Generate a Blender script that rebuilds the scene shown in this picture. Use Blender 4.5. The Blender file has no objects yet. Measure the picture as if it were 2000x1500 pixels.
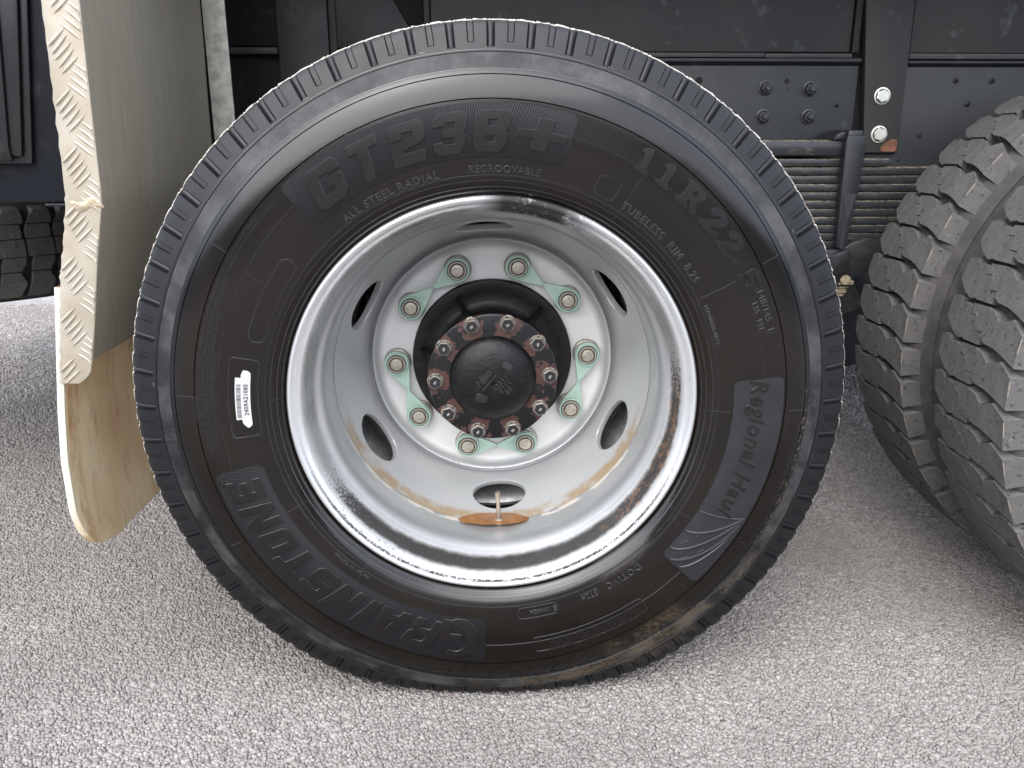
import bpy, bmesh, math, random
import numpy as np
from mathutils import Vector, Matrix, geometry
R = math.radians
random.seed(7); rng = np.random.default_rng(7)
S = bpy.context.scene
COL = S.collection
ZC = 0.5                      # height of the wheel axis above the asphalt

# ------------------------------------------------------------------ camera
cam = bpy.data.cameras.new('camera'); co = bpy.data.objects.new('camera', cam); COL.objects.link(co)
cam.sensor_width = 36.0; cam.lens = 36.0 * 1628.0 / 2000.0; cam.clip_start = 0.02; cam.clip_end = 2000
pitch, yaw = 0.2890, -0.0282
co.location = (-0.0052, -1.1576, ZC + 0.3759)
co.rotation_euler = (math.pi / 2 - pitch, 0, yaw)
S.camera = co

# ------------------------------------------------------------------ sky, sun, exposure
SUN_EL, SUN_AZ = R(46), R(-158)          # azimuth measured from +Y (into the picture), clockwise; sun high behind the camera's left
w = bpy.data.worlds.new('World'); S.world = w; w.use_nodes = True
wn = w.node_tree; wn.nodes.clear()
sky = wn.nodes.new('ShaderNodeTexSky'); sky.sky_type = 'NISHITA'; sky.sun_disc = False
sky.sun_elevation = SUN_EL; sky.sun_rotation = SUN_AZ
sky.air_density = 1.0; sky.dust_density = 7.0; sky.ozone_density = 1.0
hs = wn.nodes.new('ShaderNodeHueSaturation'); hs.inputs['Saturation'].default_value = 0.30
bg = wn.nodes.new('ShaderNodeBackground'); bg.inputs['Strength'].default_value = 0.12
wo = wn.nodes.new('ShaderNodeOutputWorld')
wn.links.new(sky.outputs[0], hs.inputs['Color']); ov = wn.nodes.new('ShaderNodeMix'); ov.data_type = 'RGBA'; ov.inputs[0].default_value = .68; ov.inputs[7].default_value = (6.1, 6.75, 8.1, 1)   # even cloud deck over the clear sky
wn.links.new(hs.outputs[0], ov.inputs[6]); wn.links.new(ov.outputs[2], bg.inputs['Color']); wn.links.new(bg.outputs[0], wo.inputs['Surface'])
sl = bpy.data.lights.new('sun', 'SUN'); sl.energy = 0.7; sl.angle = R(70); sl.color = (1, 0.965, 0.92)
so = bpy.data.objects.new('sun', sl); COL.objects.link(so); so.location = (-3, -5, 8)
sd = Vector((math.sin(SUN_AZ) * math.cos(SUN_EL), math.cos(SUN_AZ) * math.cos(SUN_EL), math.sin(SUN_EL)))
so.rotation_euler = sd.to_track_quat('Z', 'Y').to_euler()
S.view_settings.view_transform = 'Standard'; S.view_settings.look = 'None'
S.view_settings.exposure = 2.0; S.view_settings.gamma = 1
S.cycles.use_denoising = True

# ------------------------------------------------------------------ node helper
class G:
    def __init__(s, name):
        s.m = bpy.data.materials.new(name); s.m.use_nodes = True; s.t = s.m.node_tree; s.t.nodes.clear()
        s.out = s.n('ShaderNodeOutputMaterial'); s.p = s.n('ShaderNodeBsdfPrincipled'); s.l(s.p.outputs[0], s.out.inputs[0]); s._c = None
    def n(s, k): return s.t.nodes.new(k)
    def l(s, a, b): s.t.links.new(a, b)
    def put(s, v, i):
        if isinstance(v, (int, float)):
            i.default_value = v if i.type == 'VALUE' else (v, v, v, 1)[:len(i.default_value)]
        elif isinstance(v, tuple):
            i.default_value = (v + (1,))[:len(i.default_value)]
        else: s.l(v, i)
    def coord(s, k='Object'):
        if s._c is None: s._c = s.n('ShaderNodeTexCoord')
        return s._c.outputs[k]
    def m_(s, op, a, b=None, c=None, clamp=False):
        x = s.n('ShaderNodeMath'); x.operation = op; x.use_clamp = clamp
        s.put(a, x.inputs[0])
        if b is not None: s.put(b, x.inputs[1])
        if c is not None: s.put(c, x.inputs[2])
        return x.outputs[0]
    def noise(s, scale, detail=3, rough=.55, vec=None, dist=0):
        x = s.n('ShaderNodeTexNoise'); x.inputs['Scale'].default_value = scale; x.inputs['Detail'].default_value = detail
        x.inputs['Roughness'].default_value = rough; x.inputs['Distortion'].default_value = dist
        s.l(vec if vec is not None else s.coord(), x.inputs['Vector']); return x.outputs['Fac']
    def scale(s, v, vec=None):
        x = s.n('ShaderNodeMapping'); x.inputs['Scale'].default_value = v; s.l(vec if vec is not None else s.coord(), x.inputs['Vector']); return x.outputs[0]
    def voro(s, scale, feat='F1', vec=None, out='Distance'):
        x = s.n('ShaderNodeTexVoronoi'); x.feature = feat; x.inputs['Scale'].default_value = scale
        s.l(vec if vec is not None else s.coord(), x.inputs['Vector']); return x.outputs[out]
    def step(s, v, a, b):          # smooth 0..1 as v goes a..b
        x = s.n('ShaderNodeMapRange'); x.interpolation_type = 'SMOOTHSTEP'; s.put(v, x.inputs[0]); x.inputs[1].default_value = a; x.inputs[2].default_value = b
        return x.outputs[0]
    def band(s, v, a, b, c, d): return s.m_('MULTIPLY', s.step(v, a, b), s.m_('SUBTRACT', 1.0, s.step(v, c, d)))
    def mix(s, f, a, b):
        x = s.n('ShaderNodeMix'); x.data_type = 'RGBA'; s.put(f, x.inputs[0]); s.put(a, x.inputs[6]); s.put(b, x.inputs[7]); return x.outputs[2]
    def mixf(s, f, a, b):
        x = s.n('ShaderNodeMix'); x.data_type = 'FLOAT'; s.put(f, x.inputs[0]); s.put(a, x.inputs[2]); s.put(b, x.inputs[3]); return x.outputs[0]
    def sep(s):
        x = s.n('ShaderNodeSeparateXYZ'); s.l(s.coord(), x.inputs[0]); return x.outputs
    def polar(s):
        o = s.sep(); r = s.m_('SQRT', s.m_('ADD', s.m_('MULTIPLY', o[0], o[0]), s.m_('MULTIPLY', o[2], o[2])))
        return r, s.m_('MULTIPLY', s.m_('ARCTAN2', o[2], o[0]), 180 / math.pi), o[1]
    def bump(s, h, strength=.3, dist=.001, prev=None):
        x = s.n('ShaderNodeBump'); x.inputs['Strength'].default_value = strength; x.inputs['Distance'].default_value = dist
        s.l(h, x.inputs['Height'])
        if prev is not None: s.l(prev, x.inputs['Normal'])
        s.nb = x.outputs[0]; s.l(s.nb, s.p.inputs['Normal']); return s.nb
    def set(s, base=None, rough=None, metal=None, spec=None, coat=None, coatr=None):
        for v, k in ((base, 'Base Color'), (rough, 'Roughness'), (metal, 'Metallic'), (spec, 'Specular IOR Level'), (coat, 'Coat Weight'), (coatr, 'Coat Roughness')):
            if v is not None: s.put(v, s.p.inputs[k])
        return s.m

def plain(name, base, rough=.5, metal=0, nscale=60, var=.25, bump=0.0, bdist=.001, spec=.5):
    g = G(name); f = g.noise(nscale, 5, .65)
    g.set(g.mix(g.step(f, .3, .7), tuple(c * (1 - var) for c in base), tuple(min(1, c * (1 + var)) for c in base)),
          g.m_('ADD', rough - .08, g.m_('MULTIPLY', g.noise(nscale * .4, 4), .16)), metal, spec)
    if bump: g.bump(g.noise(nscale * 3, 4), bump, bdist)
    return g.m

# --- tyre rubber of the shiny near tyre: zones by radius
def mat_tyre():
    g = G('tyre_rubber'); r, a, y = g.polar()
    base = g.mix(g.step(g.noise(6, 3), .35, .7), (.0030, .0020, .0012), (.0062, .0043, .0028))
    base = g.mix(g.step(r, .440, .455), base, (.0050, .0054, .0062))
    edge = g.step(g.m_('ADD', r, g.m_('MULTIPLY', g.m_('SUBTRACT', g.noise(160, 4), .5), .004)), .5203, .5216)
    base = g.mix(edge, base, g.mix(g.noise(220, 3), (.46, .42, .36), (.26, .24, .215)))
    ring = g.band(r, .4595, .4605, .4800, .4810)
    ringd = g.m_('MULTIPLY', ring, g.step(g.noise(14, 5, .7), .38, .66))
    base = g.mix(g.m_('MULTIPLY', ringd, .8), base, (.050, .050, .050))
    # dried mud streak along the buttress at lower right
    rn = g.m_('ADD', r, g.m_('MULTIPLY', g.m_('SUBTRACT', g.noise(25, 4, .7), .5), .022))
    ang = g.band(a, -108, -70, -46, -18)
    mud = g.m_('MULTIPLY', g.m_('MULTIPLY', g.band(rn, .453, .462, .474, .487), ang), g.step(g.m_('ADD', g.noise(230, 4, .75), g.m_('MULTIPLY', g.noise(16, 3), .5)), .70, .86))
    smear = g.m_('MULTIPLY', g.m_('MULTIPLY', g.band(rn, .418, .440, .488, .512), g.band(a, -70, -61, -52, -46)), g.step(g.m_('ADD', g.noise(140, 5, .8), g.m_('MULTIPLY', g.noise(22, 4), .7)), .78, 1.0))
    thin = g.m_('MULTIPLY', g.m_('MULTIPLY', g.band(rn, .450, .456, .460, .466), g.band(a, -42, -20, -4, 12)), g.step(g.noise(200, 3, .7), .54, .64))
    dirt = g.m_('MAXIMUM', g.m_('MAXIMUM', mud, g.m_('MULTIPLY', smear, .45)), g.m_('MULTIPLY', thin, .8))
    base = g.mix(g.m_('MULTIPLY', dirt, .8), base, g.mix(g.noise(300, 3), (.045, .032, .019), (.15, .108, .064)))
    film = g.m_('MULTIPLY', g.m_('MULTIPLY', g.band(rn, .298, .302, .322, .334), g.band(a, -62, -56, -46, -40)), .35)
    base = g.mix(film, base, (.07, .062, .056))
    ro = g.mixf(g.step(r, .455, .463), g.m_('ADD', .07, g.m_('MULTIPLY', g.noise(9, 4), .12)), g.m_('ADD', .30, g.m_('MULTIPLY', g.noise(18, 5, .7), .26)))
    ro = g.mixf(g.m_('MULTIPLY', ringd, .6), ro, .55); ro = g.mixf(g.m_('MAXIMUM', g.m_('MAXIMUM', edge, film), dirt), ro, .75)
    g.set(base, ro, 0, g.mixf(g.step(r, .454, .462), .42, .32))
    ribs = g.m_('MULTIPLY', g.m_('SINE', g.m_('MULTIPLY', a, 8.5 * 2 * math.pi / 2)), ring)
    b = g.bump(ribs, .25, .0006)
    g.bump(g.m_('ADD', g.noise(700, 2), g.m_('MULTIPLY', g.noise(30, 3), 1.5)), .10, .0006, b)
    return g.m
def mat_hatch(name, blue=.0, fr=2.2, strength=.3, base=(.0045, .0048, .0052), rough=.30):
    g = G(name); r, a, y = g.polar()
    h = g.m_('SINE', g.m_('ADD', g.m_('MULTIPLY', a, fr * 2 * math.pi), g.m_('MULTIPLY', r, 500)))
    g.set(base, rough, 0, .30); g.bump(h, strength, .0004)
    return g.m
M = {}
M['tyre'] = mat_tyre()
M['hatch'] = mat_hatch('ribbed_rubber')
M['letter'] = plain('letter_rubber', (.0048, .0040, .0032), .22, 0, 40, .15, .06)
M['slate'] = plain('slate_rubber', (.0085, .0095, .011), .40, 0, 25, .25, .08)
M['line'] = plain('mould_line_rubber', (.007, .0062, .0055), .20, 0, 40, .1, spec=.75)

def mat_drytread():
    g = G('dry_tread_rubber'); oi = g.n('ShaderNodeObjectInfo'); va = g.n('ShaderNodeVectorMath'); va.operation = 'ADD'
    sc = g.n('ShaderNodeVectorMath'); sc.operation = 'SCALE'; cx = g.n('ShaderNodeCombineXYZ'); 
    for i_ in range(3): g.l(oi.outputs['Random'], cx.inputs[i_])
    g.l(cx.outputs[0], sc.inputs[0]); sc.inputs['Scale'].default_value = 7.0; g.l(g.coord(), va.inputs[0]); g.l(sc.outputs[0], va.inputs[1]); VV = va.outputs[0]
    f = g.noise(28, 6, .7, VV); c = g.noise(125, 5, .75, VV)
    base = g.mix(g.step(f, .3, .7), (.074, .071, .067), (.094, .090, .085))
    base = g.mix(g.m_('MULTIPLY', g.step(c, .56, .64), .8), base, (.014, .0135, .013))
    base = g.mix(g.m_('MULTIPLY', g.step(g.noise(120, 2, .5, VV), .66, .72), .35), base, (0.1716, 0.165, 0.1551))
    g.set(base, .88, 0, .25); g.bump(g.m_('ADD', c, g.noise(500, 3)), .12, .0008); return g.m
M['dry'] = mat_drytread()
def mat_worn():
    g = G('worn_lug_edge'); f = g.noise(45, 5, .7)
    g.set(g.mix(g.step(f, .46, .60), (.085, .081, .077), (.21, .18, .15)), .88, 0, .2); return g.m
M['worn'] = mat_worn()
M['carcass'] = plain('carcass_rubber', (.042, .039, .036), .85, 0, 30, .35, .15)
M['dark_rubber'] = plain('dark_rubber', (.02, .02, .02), .8, 0, 30, .3, .1)

def mat_rim():
    g = G('silver_rim_paint'); r, a, y = g.polar()
    base = g.mix(g.noise(12, 3), (.60, .61, .615), (.68, .69, .69))
    fine = g.noise(260, 5, .8); mid = g.noise(30, 4, .7)
    low = g.band(a, -168, -132, -8, 30)
    low = g.m_('MAXIMUM', low, .12)
    rr = g.m_('ADD', r, g.m_('MULTIPLY', g.m_('SUBTRACT', mid, .5), .005))
    val = g.m_('MULTIPLY', g.band(rr, .2675, .2735, .2775, .2830), g.band(y, .004, .012, .054, .066))
    d1 = g.m_('MULTIPLY', val, g.step(g.m_('ADD', fine, g.m_('MULTIPLY', low, .40)), .58, .80))
    ed2 = g.m_('MULTIPLY', g.band(y, .078, .088, .096, .112), g.m_('MULTIPLY', g.m_('MULTIPLY', g.band(a, -150, -115, -20, 10), .7), g.step(g.m_('ADD', fine, g.m_('MULTIPLY', mid, .4)), .74, .90)))
    lip = g.m_('MULTIPLY', g.band(r, .2868, .2884, .2900, .2912), g.m_('MULTIPLY', g.band(a, -178, -140, -40, -5), g.step(g.m_('ADD', fine, g.m_('MULTIPLY', mid, .6)), .62, .84)))
    lip = g.m_('MAXIMUM', lip, g.m_('MULTIPLY', g.band(rr, .2800, .2835, .2880, .2910), g.m_('MULTIPLY', g.band(a, -160, -138, -120, -104), g.step(g.m_('ADD', fine, mid), .98, 1.2))))
    top = g.m_('MULTIPLY', g.band(a, 54, 72, 86, 99), g.step(g.m_('ADD', g.m_('MULTIPLY', fine, .5), mid), .50, .74))
    top = g.m_('MULTIPLY', top, g.step(y, .07, .03))
    dirt = g.m_('MAXIMUM', g.m_('MAXIMUM', d1, g.m_('MULTIPLY', ed2, .45)), g.m_('MAXIMUM', lip, top))
    rustm = g.m_('MULTIPLY', g.band(a, -62, -40, 2, 14), g.step(g.noise(90, 4, .7), .48, .62))
    dcol = g.mix(rustm, (.012, .0105, .0095), (.085, .043, .020))
    # water-line deposit where the disc joins the rim
    wl = g.m_('MULTIPLY', g.band(y, .128, .137, .147, .156), g.m_('MULTIPLY', g.band(a, -170, -140, -40, -10), g.step(g.noise(40, 4), .40, .6)))
    grime = g.m_('MULTIPLY', g.band(rr, .268, .274, .2785, .282), g.step(g.noise(7, 4, .6), .42, .62))
    base = g.mix(g.m_('MULTIPLY', grime, .4), base, (.20, .175, .15))
    c = g.mix(g.m_('MULTIPLY', dirt, .95), base, dcol); c = g.mix(g.m_('MULTIPLY', wl, .7), c, (.34, .26, .17))
    al = g.m_('MAXIMUM', dirt, wl)
    g.set(c, g.mixf(al, .36, .85), g.mixf(al, .82, 0), g.mixf(al, .5, .06)); g.bump(g.m_('ADD', g.noise(40, 3), g.m_('MULTIPLY', fine, .25)), .03, .0008); return g.m
def mat_disc():
    g = G('silver_disc_paint'); r, a, y = g.polar()
    f = g.noise(14, 5, .65)
    base = g.mix(f, (.475, .48, .48), (.555, .555, .55))
    sp = g.m_('MULTIPLY', g.step(g.noise(220, 2), .70, .74), .6); base = g.mix(sp, base, (.10, .09, .08))
    wl = g.m_('MULTIPLY', g.m_('SUBTRACT', 1.0, g.step(g.m_('ADD', y, g.m_('MULTIPLY', g.m_('SUBTRACT', g.noise(22, 3), .5), .02)), .158, .172)), g.m_('MULTIPLY', g.band(a, -178, -150, -30, -2), g.step(g.noise(30, 4), .32, .58)))
    base = g.mix(g.m_('MULTIPLY', wl, .8), base, (.40, .27, .14))
    ln = g.m_('MULTIPLY', g.band(r, .1945, .1950, .1955, .1960), .55); base = g.mix(ln, base, (.16, .15, .14))
    crease_shade = g.m_('MULTIPLY', g.band(r, .2095, .2130, .2165, .2205), g.m_('ADD', .35, g.m_('MULTIPLY', f, .5))); base = g.mix(crease_shade, base, (.075, .074, .072))  # groove shade painted in as a dark ring
    flat = g.m_('SUBTRACT', 1.0, g.step(r, .196, .2040))
    base = g.mix(g.m_('MULTIPLY', flat, .55), base, (.66, .65, .625))
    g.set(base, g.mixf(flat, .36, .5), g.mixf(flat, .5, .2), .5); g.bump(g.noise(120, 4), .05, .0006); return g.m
M['rim'] = mat_rim(); M['disc'] = mat_disc()
def mat_hub():
    g = G('black_hub_paint'); n1 = g.noise(60, 6, .7)
    base = g.mix(g.step(n1, .52, .72), (.0022, .0022, .0025), (.012, .0105, .0095))
    base = g.mix(g.m_('MULTIPLY', g.step(g.noise(38, 4), .66, .72), .5), base, (.09, .04, .025))
    g.set(base, g.m_('ADD', .30, g.m_('MULTIPLY', n1, .30)), 0, .28); g.bump(g.m_('ADD', g.noise(55, 3), g.m_('MULTIPLY', g.noise(220, 3), .4)), .45, .0022); return g.m
def mat_flake(b0):
    g = G('flaking_black_paint'); r, a, y = g.polar()
    near = g.m_('COSINE', g.m_('MULTIPLY', g.m_('SUBTRACT', a, b0), math.pi / 18))
    v = g.m_('ADD', g.m_('MULTIPLY', near, .16), g.noise(62, 5, .62))
    red = g.step(v, .475, .49)
    base = g.mix(red, (.0028, .0028, .003), g.mix(g.noise(120, 3), (.034, .011, .008), (.056, .019, .014)))
    g.set(base, g.mixf(red, .22, .6), 0, .5); g.bump(g.m_('SUBTRACT', g.m_('MULTIPLY', g.noise(200, 3), .3), red), .5, .0006); return g.m
def mat_bolt():
    g = G('chipped_bolt_paint'); ge = g.n('ShaderNodeNewGeometry'); s = g.n('ShaderNodeSeparateXYZ'); g.l(ge.outputs['Normal'], s.inputs[0])
    o = g.sep(); top = g.step(s.outputs[1], -.75, -.95)
    oi = g.n('ShaderNodeObjectInfo'); off = g.n('ShaderNodeVectorMath'); off.operation = 'ADD'; g.l(g.coord(), off.inputs[0]); g.l(oi.outputs['Random'], off.inputs[1])
    rad = g.m_('SQRT', g.m_('ADD', g.m_('MULTIPLY', o[0], o[0]), g.m_('MULTIPLY', o[2], o[2])))
    v = g.m_('ADD', g.noise(260, 4, .7, off.outputs[0]), g.m_('MULTIPLY', g.m_('SUBTRACT', rad, .0096), 70))
    bare = g.m_('MAXIMUM', g.m_('SUBTRACT', 1.0, top), g.step(v, .60, .66))
    base = g.mix(bare, (.011, .011, .012), g.mix(g.noise(300, 3), (.06, .05, .04), (.34, .31, .265)))
    g.set(base, g.mixf(bare, .25, .5), g.mixf(bare, 0, .45)); return g.m
M['hub'] = mat_hub(); M['bolt'] = mat_bolt(); M['flake'] = mat_flake(2.6)
M['hub_mark'] = plain('raised_mark_paint', (.012, .012, .0125), .3, 0, 60, .3, .1)
M['mark_white'] = plain('scratched_digit_metal', (.26, .25, .235), .5, .3, 60, .2)
M['nut'] = plain('nut_metal', (.35, .32, .275), .46, .5, 120, .2, .1)
M['stud'] = plain('stud_metal', (.36, .33, .275), .40, .6, 140, .25, .15)
M['gap'] = plain('stud_gap_grime', (.075, .055, .042), .6, .2, 90, .3)
M['washer'] = plain('washer_metal', (.30, .275, .24), .45, .6, 90, .25)
def mat_green():
    g = G('green_plastic'); f = g.noise(39, 3.12, 0.468)
    g.set(g.mix(g.step(f, .3, .75), (.29, .405, .335), (.35, .465, .39)), .48, 0, .4)
    g.put(.15, g.p.inputs['Subsurface Weight']) if 'Subsurface Weight' in g.p.inputs else None
    g.p.inputs['Subsurface Radius'].default_value = (0.00156, 0.00234, 0.00156); return g.m
M['green'] = mat_green()
M['white'] = plain('white_paper', (.40, .40, .395), .55, 0, 200, .04)
M['ink'] = plain('black_ink', (.03, .03, .03), .6, 0, 200, .1)
M['black'] = plain('black_inside', (.008, .008, .008), .85, 0, 30, .2)
M['steel_dusty'] = plain('dusty_drum_steel', (.30, .28, .26), .45, .4, 70, .4, .2)
M['inner_rim'] = plain('inner_rim_paint', (.27, .265, .255), .42, .4, 40, .3)
M['puddle'] = plain('rusty_water', (.20, .090, .032), .08, 0, 40, .25)
M['valve'] = plain('valve_metal', (.30, .25, .20), .42, .6, 150, .35, .2)
def mat_checker():
    g = G('checker_aluminium'); f = g.noise(16.12, 3.1, 0.403)
    base = g.mix(g.step(f, .3, .72), (.305, .262, .200), (.365, .330, .272)); o = g.sep()
    base = g.mix(g.m_('MULTIPLY', g.step(g.noise(43.4, 2.48, 0.434), .55, .75), .35), base, (0.2604, 0.2108, 0.1488))
    g.set(base, g.m_('ADD', .36, g.m_('MULTIPLY', f, .2)), .38, .5); g.bump(g.noise(150, 4), .12, .0008); return g.m
M['checker'] = mat_checker()
def mat_panel():
    g = G('road_grimed_sheet'); v = g.scale((1, 3.2, .16)); s1 = g.noise(38, 6, .72, v, .3); s2 = g.noise(9, 4, .6, g.scale((1, 1.5, .35)))
    base = g.mix(g.step(s1, .30, .68), (.235, .214, .168), (.295, .266, .210))
    base = g.mix(g.m_('MULTIPLY', g.step(s2, .45, .68), .6), base, (.29, .255, .20))
    base = g.mix(g.m_('MULTIPLY', g.step(g.noise(75, 5, .8, g.scale((1, 2.5, .10))), .60, .70), .5), base, (0.3024, 0.288, 0.2592))
    g.set(base, .6, .25, .4); g.bump(s1, .08, .0008); return g.m
M['panel'] = mat_panel()
M['lip'] = plain('mottled_aluminium', (.33, .315, .275), .5, .35, 48, .28, .15)
def mat_flap():
    g = G('stained_white_plastic'); s1 = g.noise(26, 6, .72, g.scale((1, 1.5, .45)), .6); s2 = g.noise(7, 4, .6, g.scale((1, 1.3, .8))); o = g.sep()
    base = g.mix(g.step(s2, .36, .66), (.67, .59, .43), (.60, .47, .29))
    base = g.mix(g.m_('MULTIPLY', g.step(s1, .48, .72), .75), base, (.37, .25, .13))
    near = g.m_('MULTIPLY', g.band(o[1], .008, .016, .026, .060), g.step(g.noise(16, 5, .7, g.scale((1, 1, .5))), .40, .62)); base = g.mix(g.m_('MULTIPLY', near, .85), base, (.40, .235, .085))
    base = g.mix(g.m_('MULTIPLY', g.step(g.noise(130, 4, .8, g.scale((1, 1, .6))), .66, .72), .7), base, (.10, .075, .05))
    edge = g.step(o[1], .0115, .006); base = g.mix(g.m_('MULTIPLY', edge, .92), base, (.46, .44, .37))
    g.set(base, .42, 0, .45); g.bump(s1, .10, .001); g.p.inputs['Subsurface Weight'].default_value = .45; g.p.inputs['Subsurface Radius'].default_value = (.024, .022, .018); g.p.inputs['Subsurface Scale'].default_value = 1.0; return g.m
M['flap'] = mat_flap()
def mat_frame(name, a, b, rough=.42, scr=.5, spec=.45):
    g = G(name); f = g.noise(5.25, 3.75, 0.4875); h = g.noise(18, 5.25, 0.5625)
    base = g.mix(g.step(f, .3, .7), a, b)
    pale = g.m_('MULTIPLY', g.step(h, .58, .74), scr); base = g.mix(pale, base, (0.15, 0.1537, 0.15))
    g.set(base, g.m_('ADD', rough, g.m_('MULTIPLY', h, .25)), 0, spec); g.bump(g.m_('ADD', g.noise(160, 4), h), .15, .0008); return g.m
M['plate'] = mat_frame('weathered_black_plate', (0.01716, 0.01848, 0.01848), (0.0264, 0.02772, 0.0264), .42, .62)
M['navy'] = mat_frame('navy_frame_paint', (.0128, .0143, .0168), (.0172, .0188, .0215), .36, .18)
M['post'] = mat_frame('brownish_post_paint', (0.02244, 0.02244, 0.02244), (0.033, 0.03102, 0.02904), .42, .25)
M['post_shade'] = mat_frame('shaded_post_paint', (.0075, .0078, .0082), (.0120, .0122, .0122), .42, .2)  # darkened post paint: shade of the left bay put into the colour
M['joint'] = plain('rubber_joint', (.008, .008, .009), .6, 0, 60, .3, .3, .002)
M['ledge'] = mat_frame('scraped_ledge_paint', (0.0231, 0.02376, 0.0231), (0.0396, 0.0396, 0.03696), .4, .9)
def mat_leaf():
    g = G('oily_spring_steel'); h = g.noise(55, 6, .75, g.scale((.35, 1, 1)))
    base = g.mix(g.step(h, .52, .75), (.024, .025, .027), (.105, .094, .078))
    ge = g.n('ShaderNodeNewGeometry'); s = g.n('ShaderNodeSeparateXYZ'); g.l(ge.outputs['Normal'], s.inputs[0])
    dust = g.m_('MULTIPLY', g.step(s.outputs[2], .55, .95), g.step(g.noise(140, 4, .7), .40, .58)); base = g.mix(dust, base, (.42, .35, .26))
    g.set(base, .38, .1, .5); g.bump(h, .3, .0012); return g.m
M['leaf'] = mat_leaf()
M['clip'] = mat_frame('black_clip_paint', (0.01056, 0.01188, 0.01518), (0.01584, 0.01716, 0.02112), .3, .25)
M['zinc'] = plain('bright_zinc', (.80, .80, .72), .30, .55, 90, .14, .1)
M['steel_bolt'] = plain('dull_bolt_paint', (.045, .047, .05), .32, .2, 120, .4, .2)
M['rust'] = plain('bare_rust', (.14, .058, .030), .75, 0, 60, .45, .2)
M['cast'] = plain('black_casting', (.02, .02, .022), .4, 0, 40, .4, .3, .002)
M['box'] = mat_frame('navy_box_paint', (.0030, .0038, .0065), (.0050, .0062, .0100), .46, .10, .18)
M['door'] = mat_frame('glossy_black_panel', (.0055, .0065, .0070), (.009, .010, .010), .3, .12, .22)
M['bay_shade'] = mat_frame('shaded_bay_paint', (.0028, .0032, .0040), (.0050, .0054, .0062), .5, .12, .2)  # near-black copy of the frame paint, mudguard shade put into the colour
M['seal'] = plain('black_door_seal', (.007, .0075, .008), .30, 0, 30, .2)
M['weld'] = plain('yellowed_weld', (.33, .275, .19), .5, .3, 150, .3, .3)

def mat_stone():
    g = G('asphalt_aggregate'); at = g.n('ShaderNodeAttribute'); at.attribute_name = 'tone'
    t = at.outputs['Fac']; big = g.noise(1.54, 2.8, 0.42); f = g.noise(294, 2.8, 0.49)
    base = g.mix(t, (.150, .137, .127), (.355, .328, .307))
    base = g.mix(g.m_('MULTIPLY', g.step(g.m_('FRACT', g.m_('MULTIPLY', t, 17.3)), .72, .9), .45), base, (.27, .225, .20))
    base = g.mix(g.m_('MULTIPLY', f, .35), base, (0.091, 0.0896, 0.0875))
    base = g.mix(g.m_('MULTIPLY', g.step(big, .4, .65), .45), base, (.158, .142, .130))
    g.set(base, .88, 0, .25); g.bump(f, .35, .0012); return g.m
M['stone'] = mat_stone()
def mat_asphalt():
    g = G('asphalt'); e = g.voro(120, 'DISTANCE_TO_EDGE'); c = g.voro(120, 'F1', None, 'Color')
    sx = g.n('ShaderNodeSeparateColor'); g.l(c, sx.inputs[0])
    base = g.mix(sx.outputs[0], (.21, .197, .188), (.40, .376, .356))
    base = g.mix(g.step(e, .09, .02), base, (.06, .057, .054))
    base = g.mix(g.m_('MULTIPLY', g.step(g.noise(1.5, 3, .45), .4, .65), .3), base, (.16, .15, .142))
    g.set(base, .9, 0, .2); g.bump(g.step(e, 0, .22), .5, .003); return g.m
M['asphalt'] = mat_asphalt()
M['bitumen'] = plain('bitumen', (.045, .043, .041), .85, 0, 90, .3, .3)

# ------------------------------------------------------------------ object helpers
def props(o, label=None, cat=None, group=None, kind=None):
    for k, v in (('label', label), ('category', cat), ('group', group), ('kind', kind)):
        if v: o[k] = v
    return o
def empty(name, loc, label, cat, group=None):
    o = bpy.data.objects.new(name, None); COL.objects.link(o); o.location = loc; o.empty_display_size = .1
    return props(o, label, cat, group)
def mesh(name, V, F, mats, idx=None, smooth=True, ang=35):
    me = bpy.data.meshes.new(name); me.from_pydata([tuple(map(float, v)) for v in V], [], [tuple(f) for f in F])
    for m in (mats if isinstance(mats, (list, tuple)) else [mats]): me.materials.append(m)
    if idx is not None: me.polygons.foreach_set('material_index', idx)
    me.validate(); me.update()
    if smooth:
        me.polygons.foreach_set('use_smooth', [True] * len(me.polygons))
        if ang: me.set_sharp_from_angle(angle=R(ang))
    return me
def link(name, me, parent=None, loc=(0, 0, 0), rot=(0, 0, 0)):
    o = bpy.data.objects.new(name, me); COL.objects.link(o)
    if parent: o.parent = parent
    o.location = loc; o.rotation_euler = rot; return o
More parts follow.
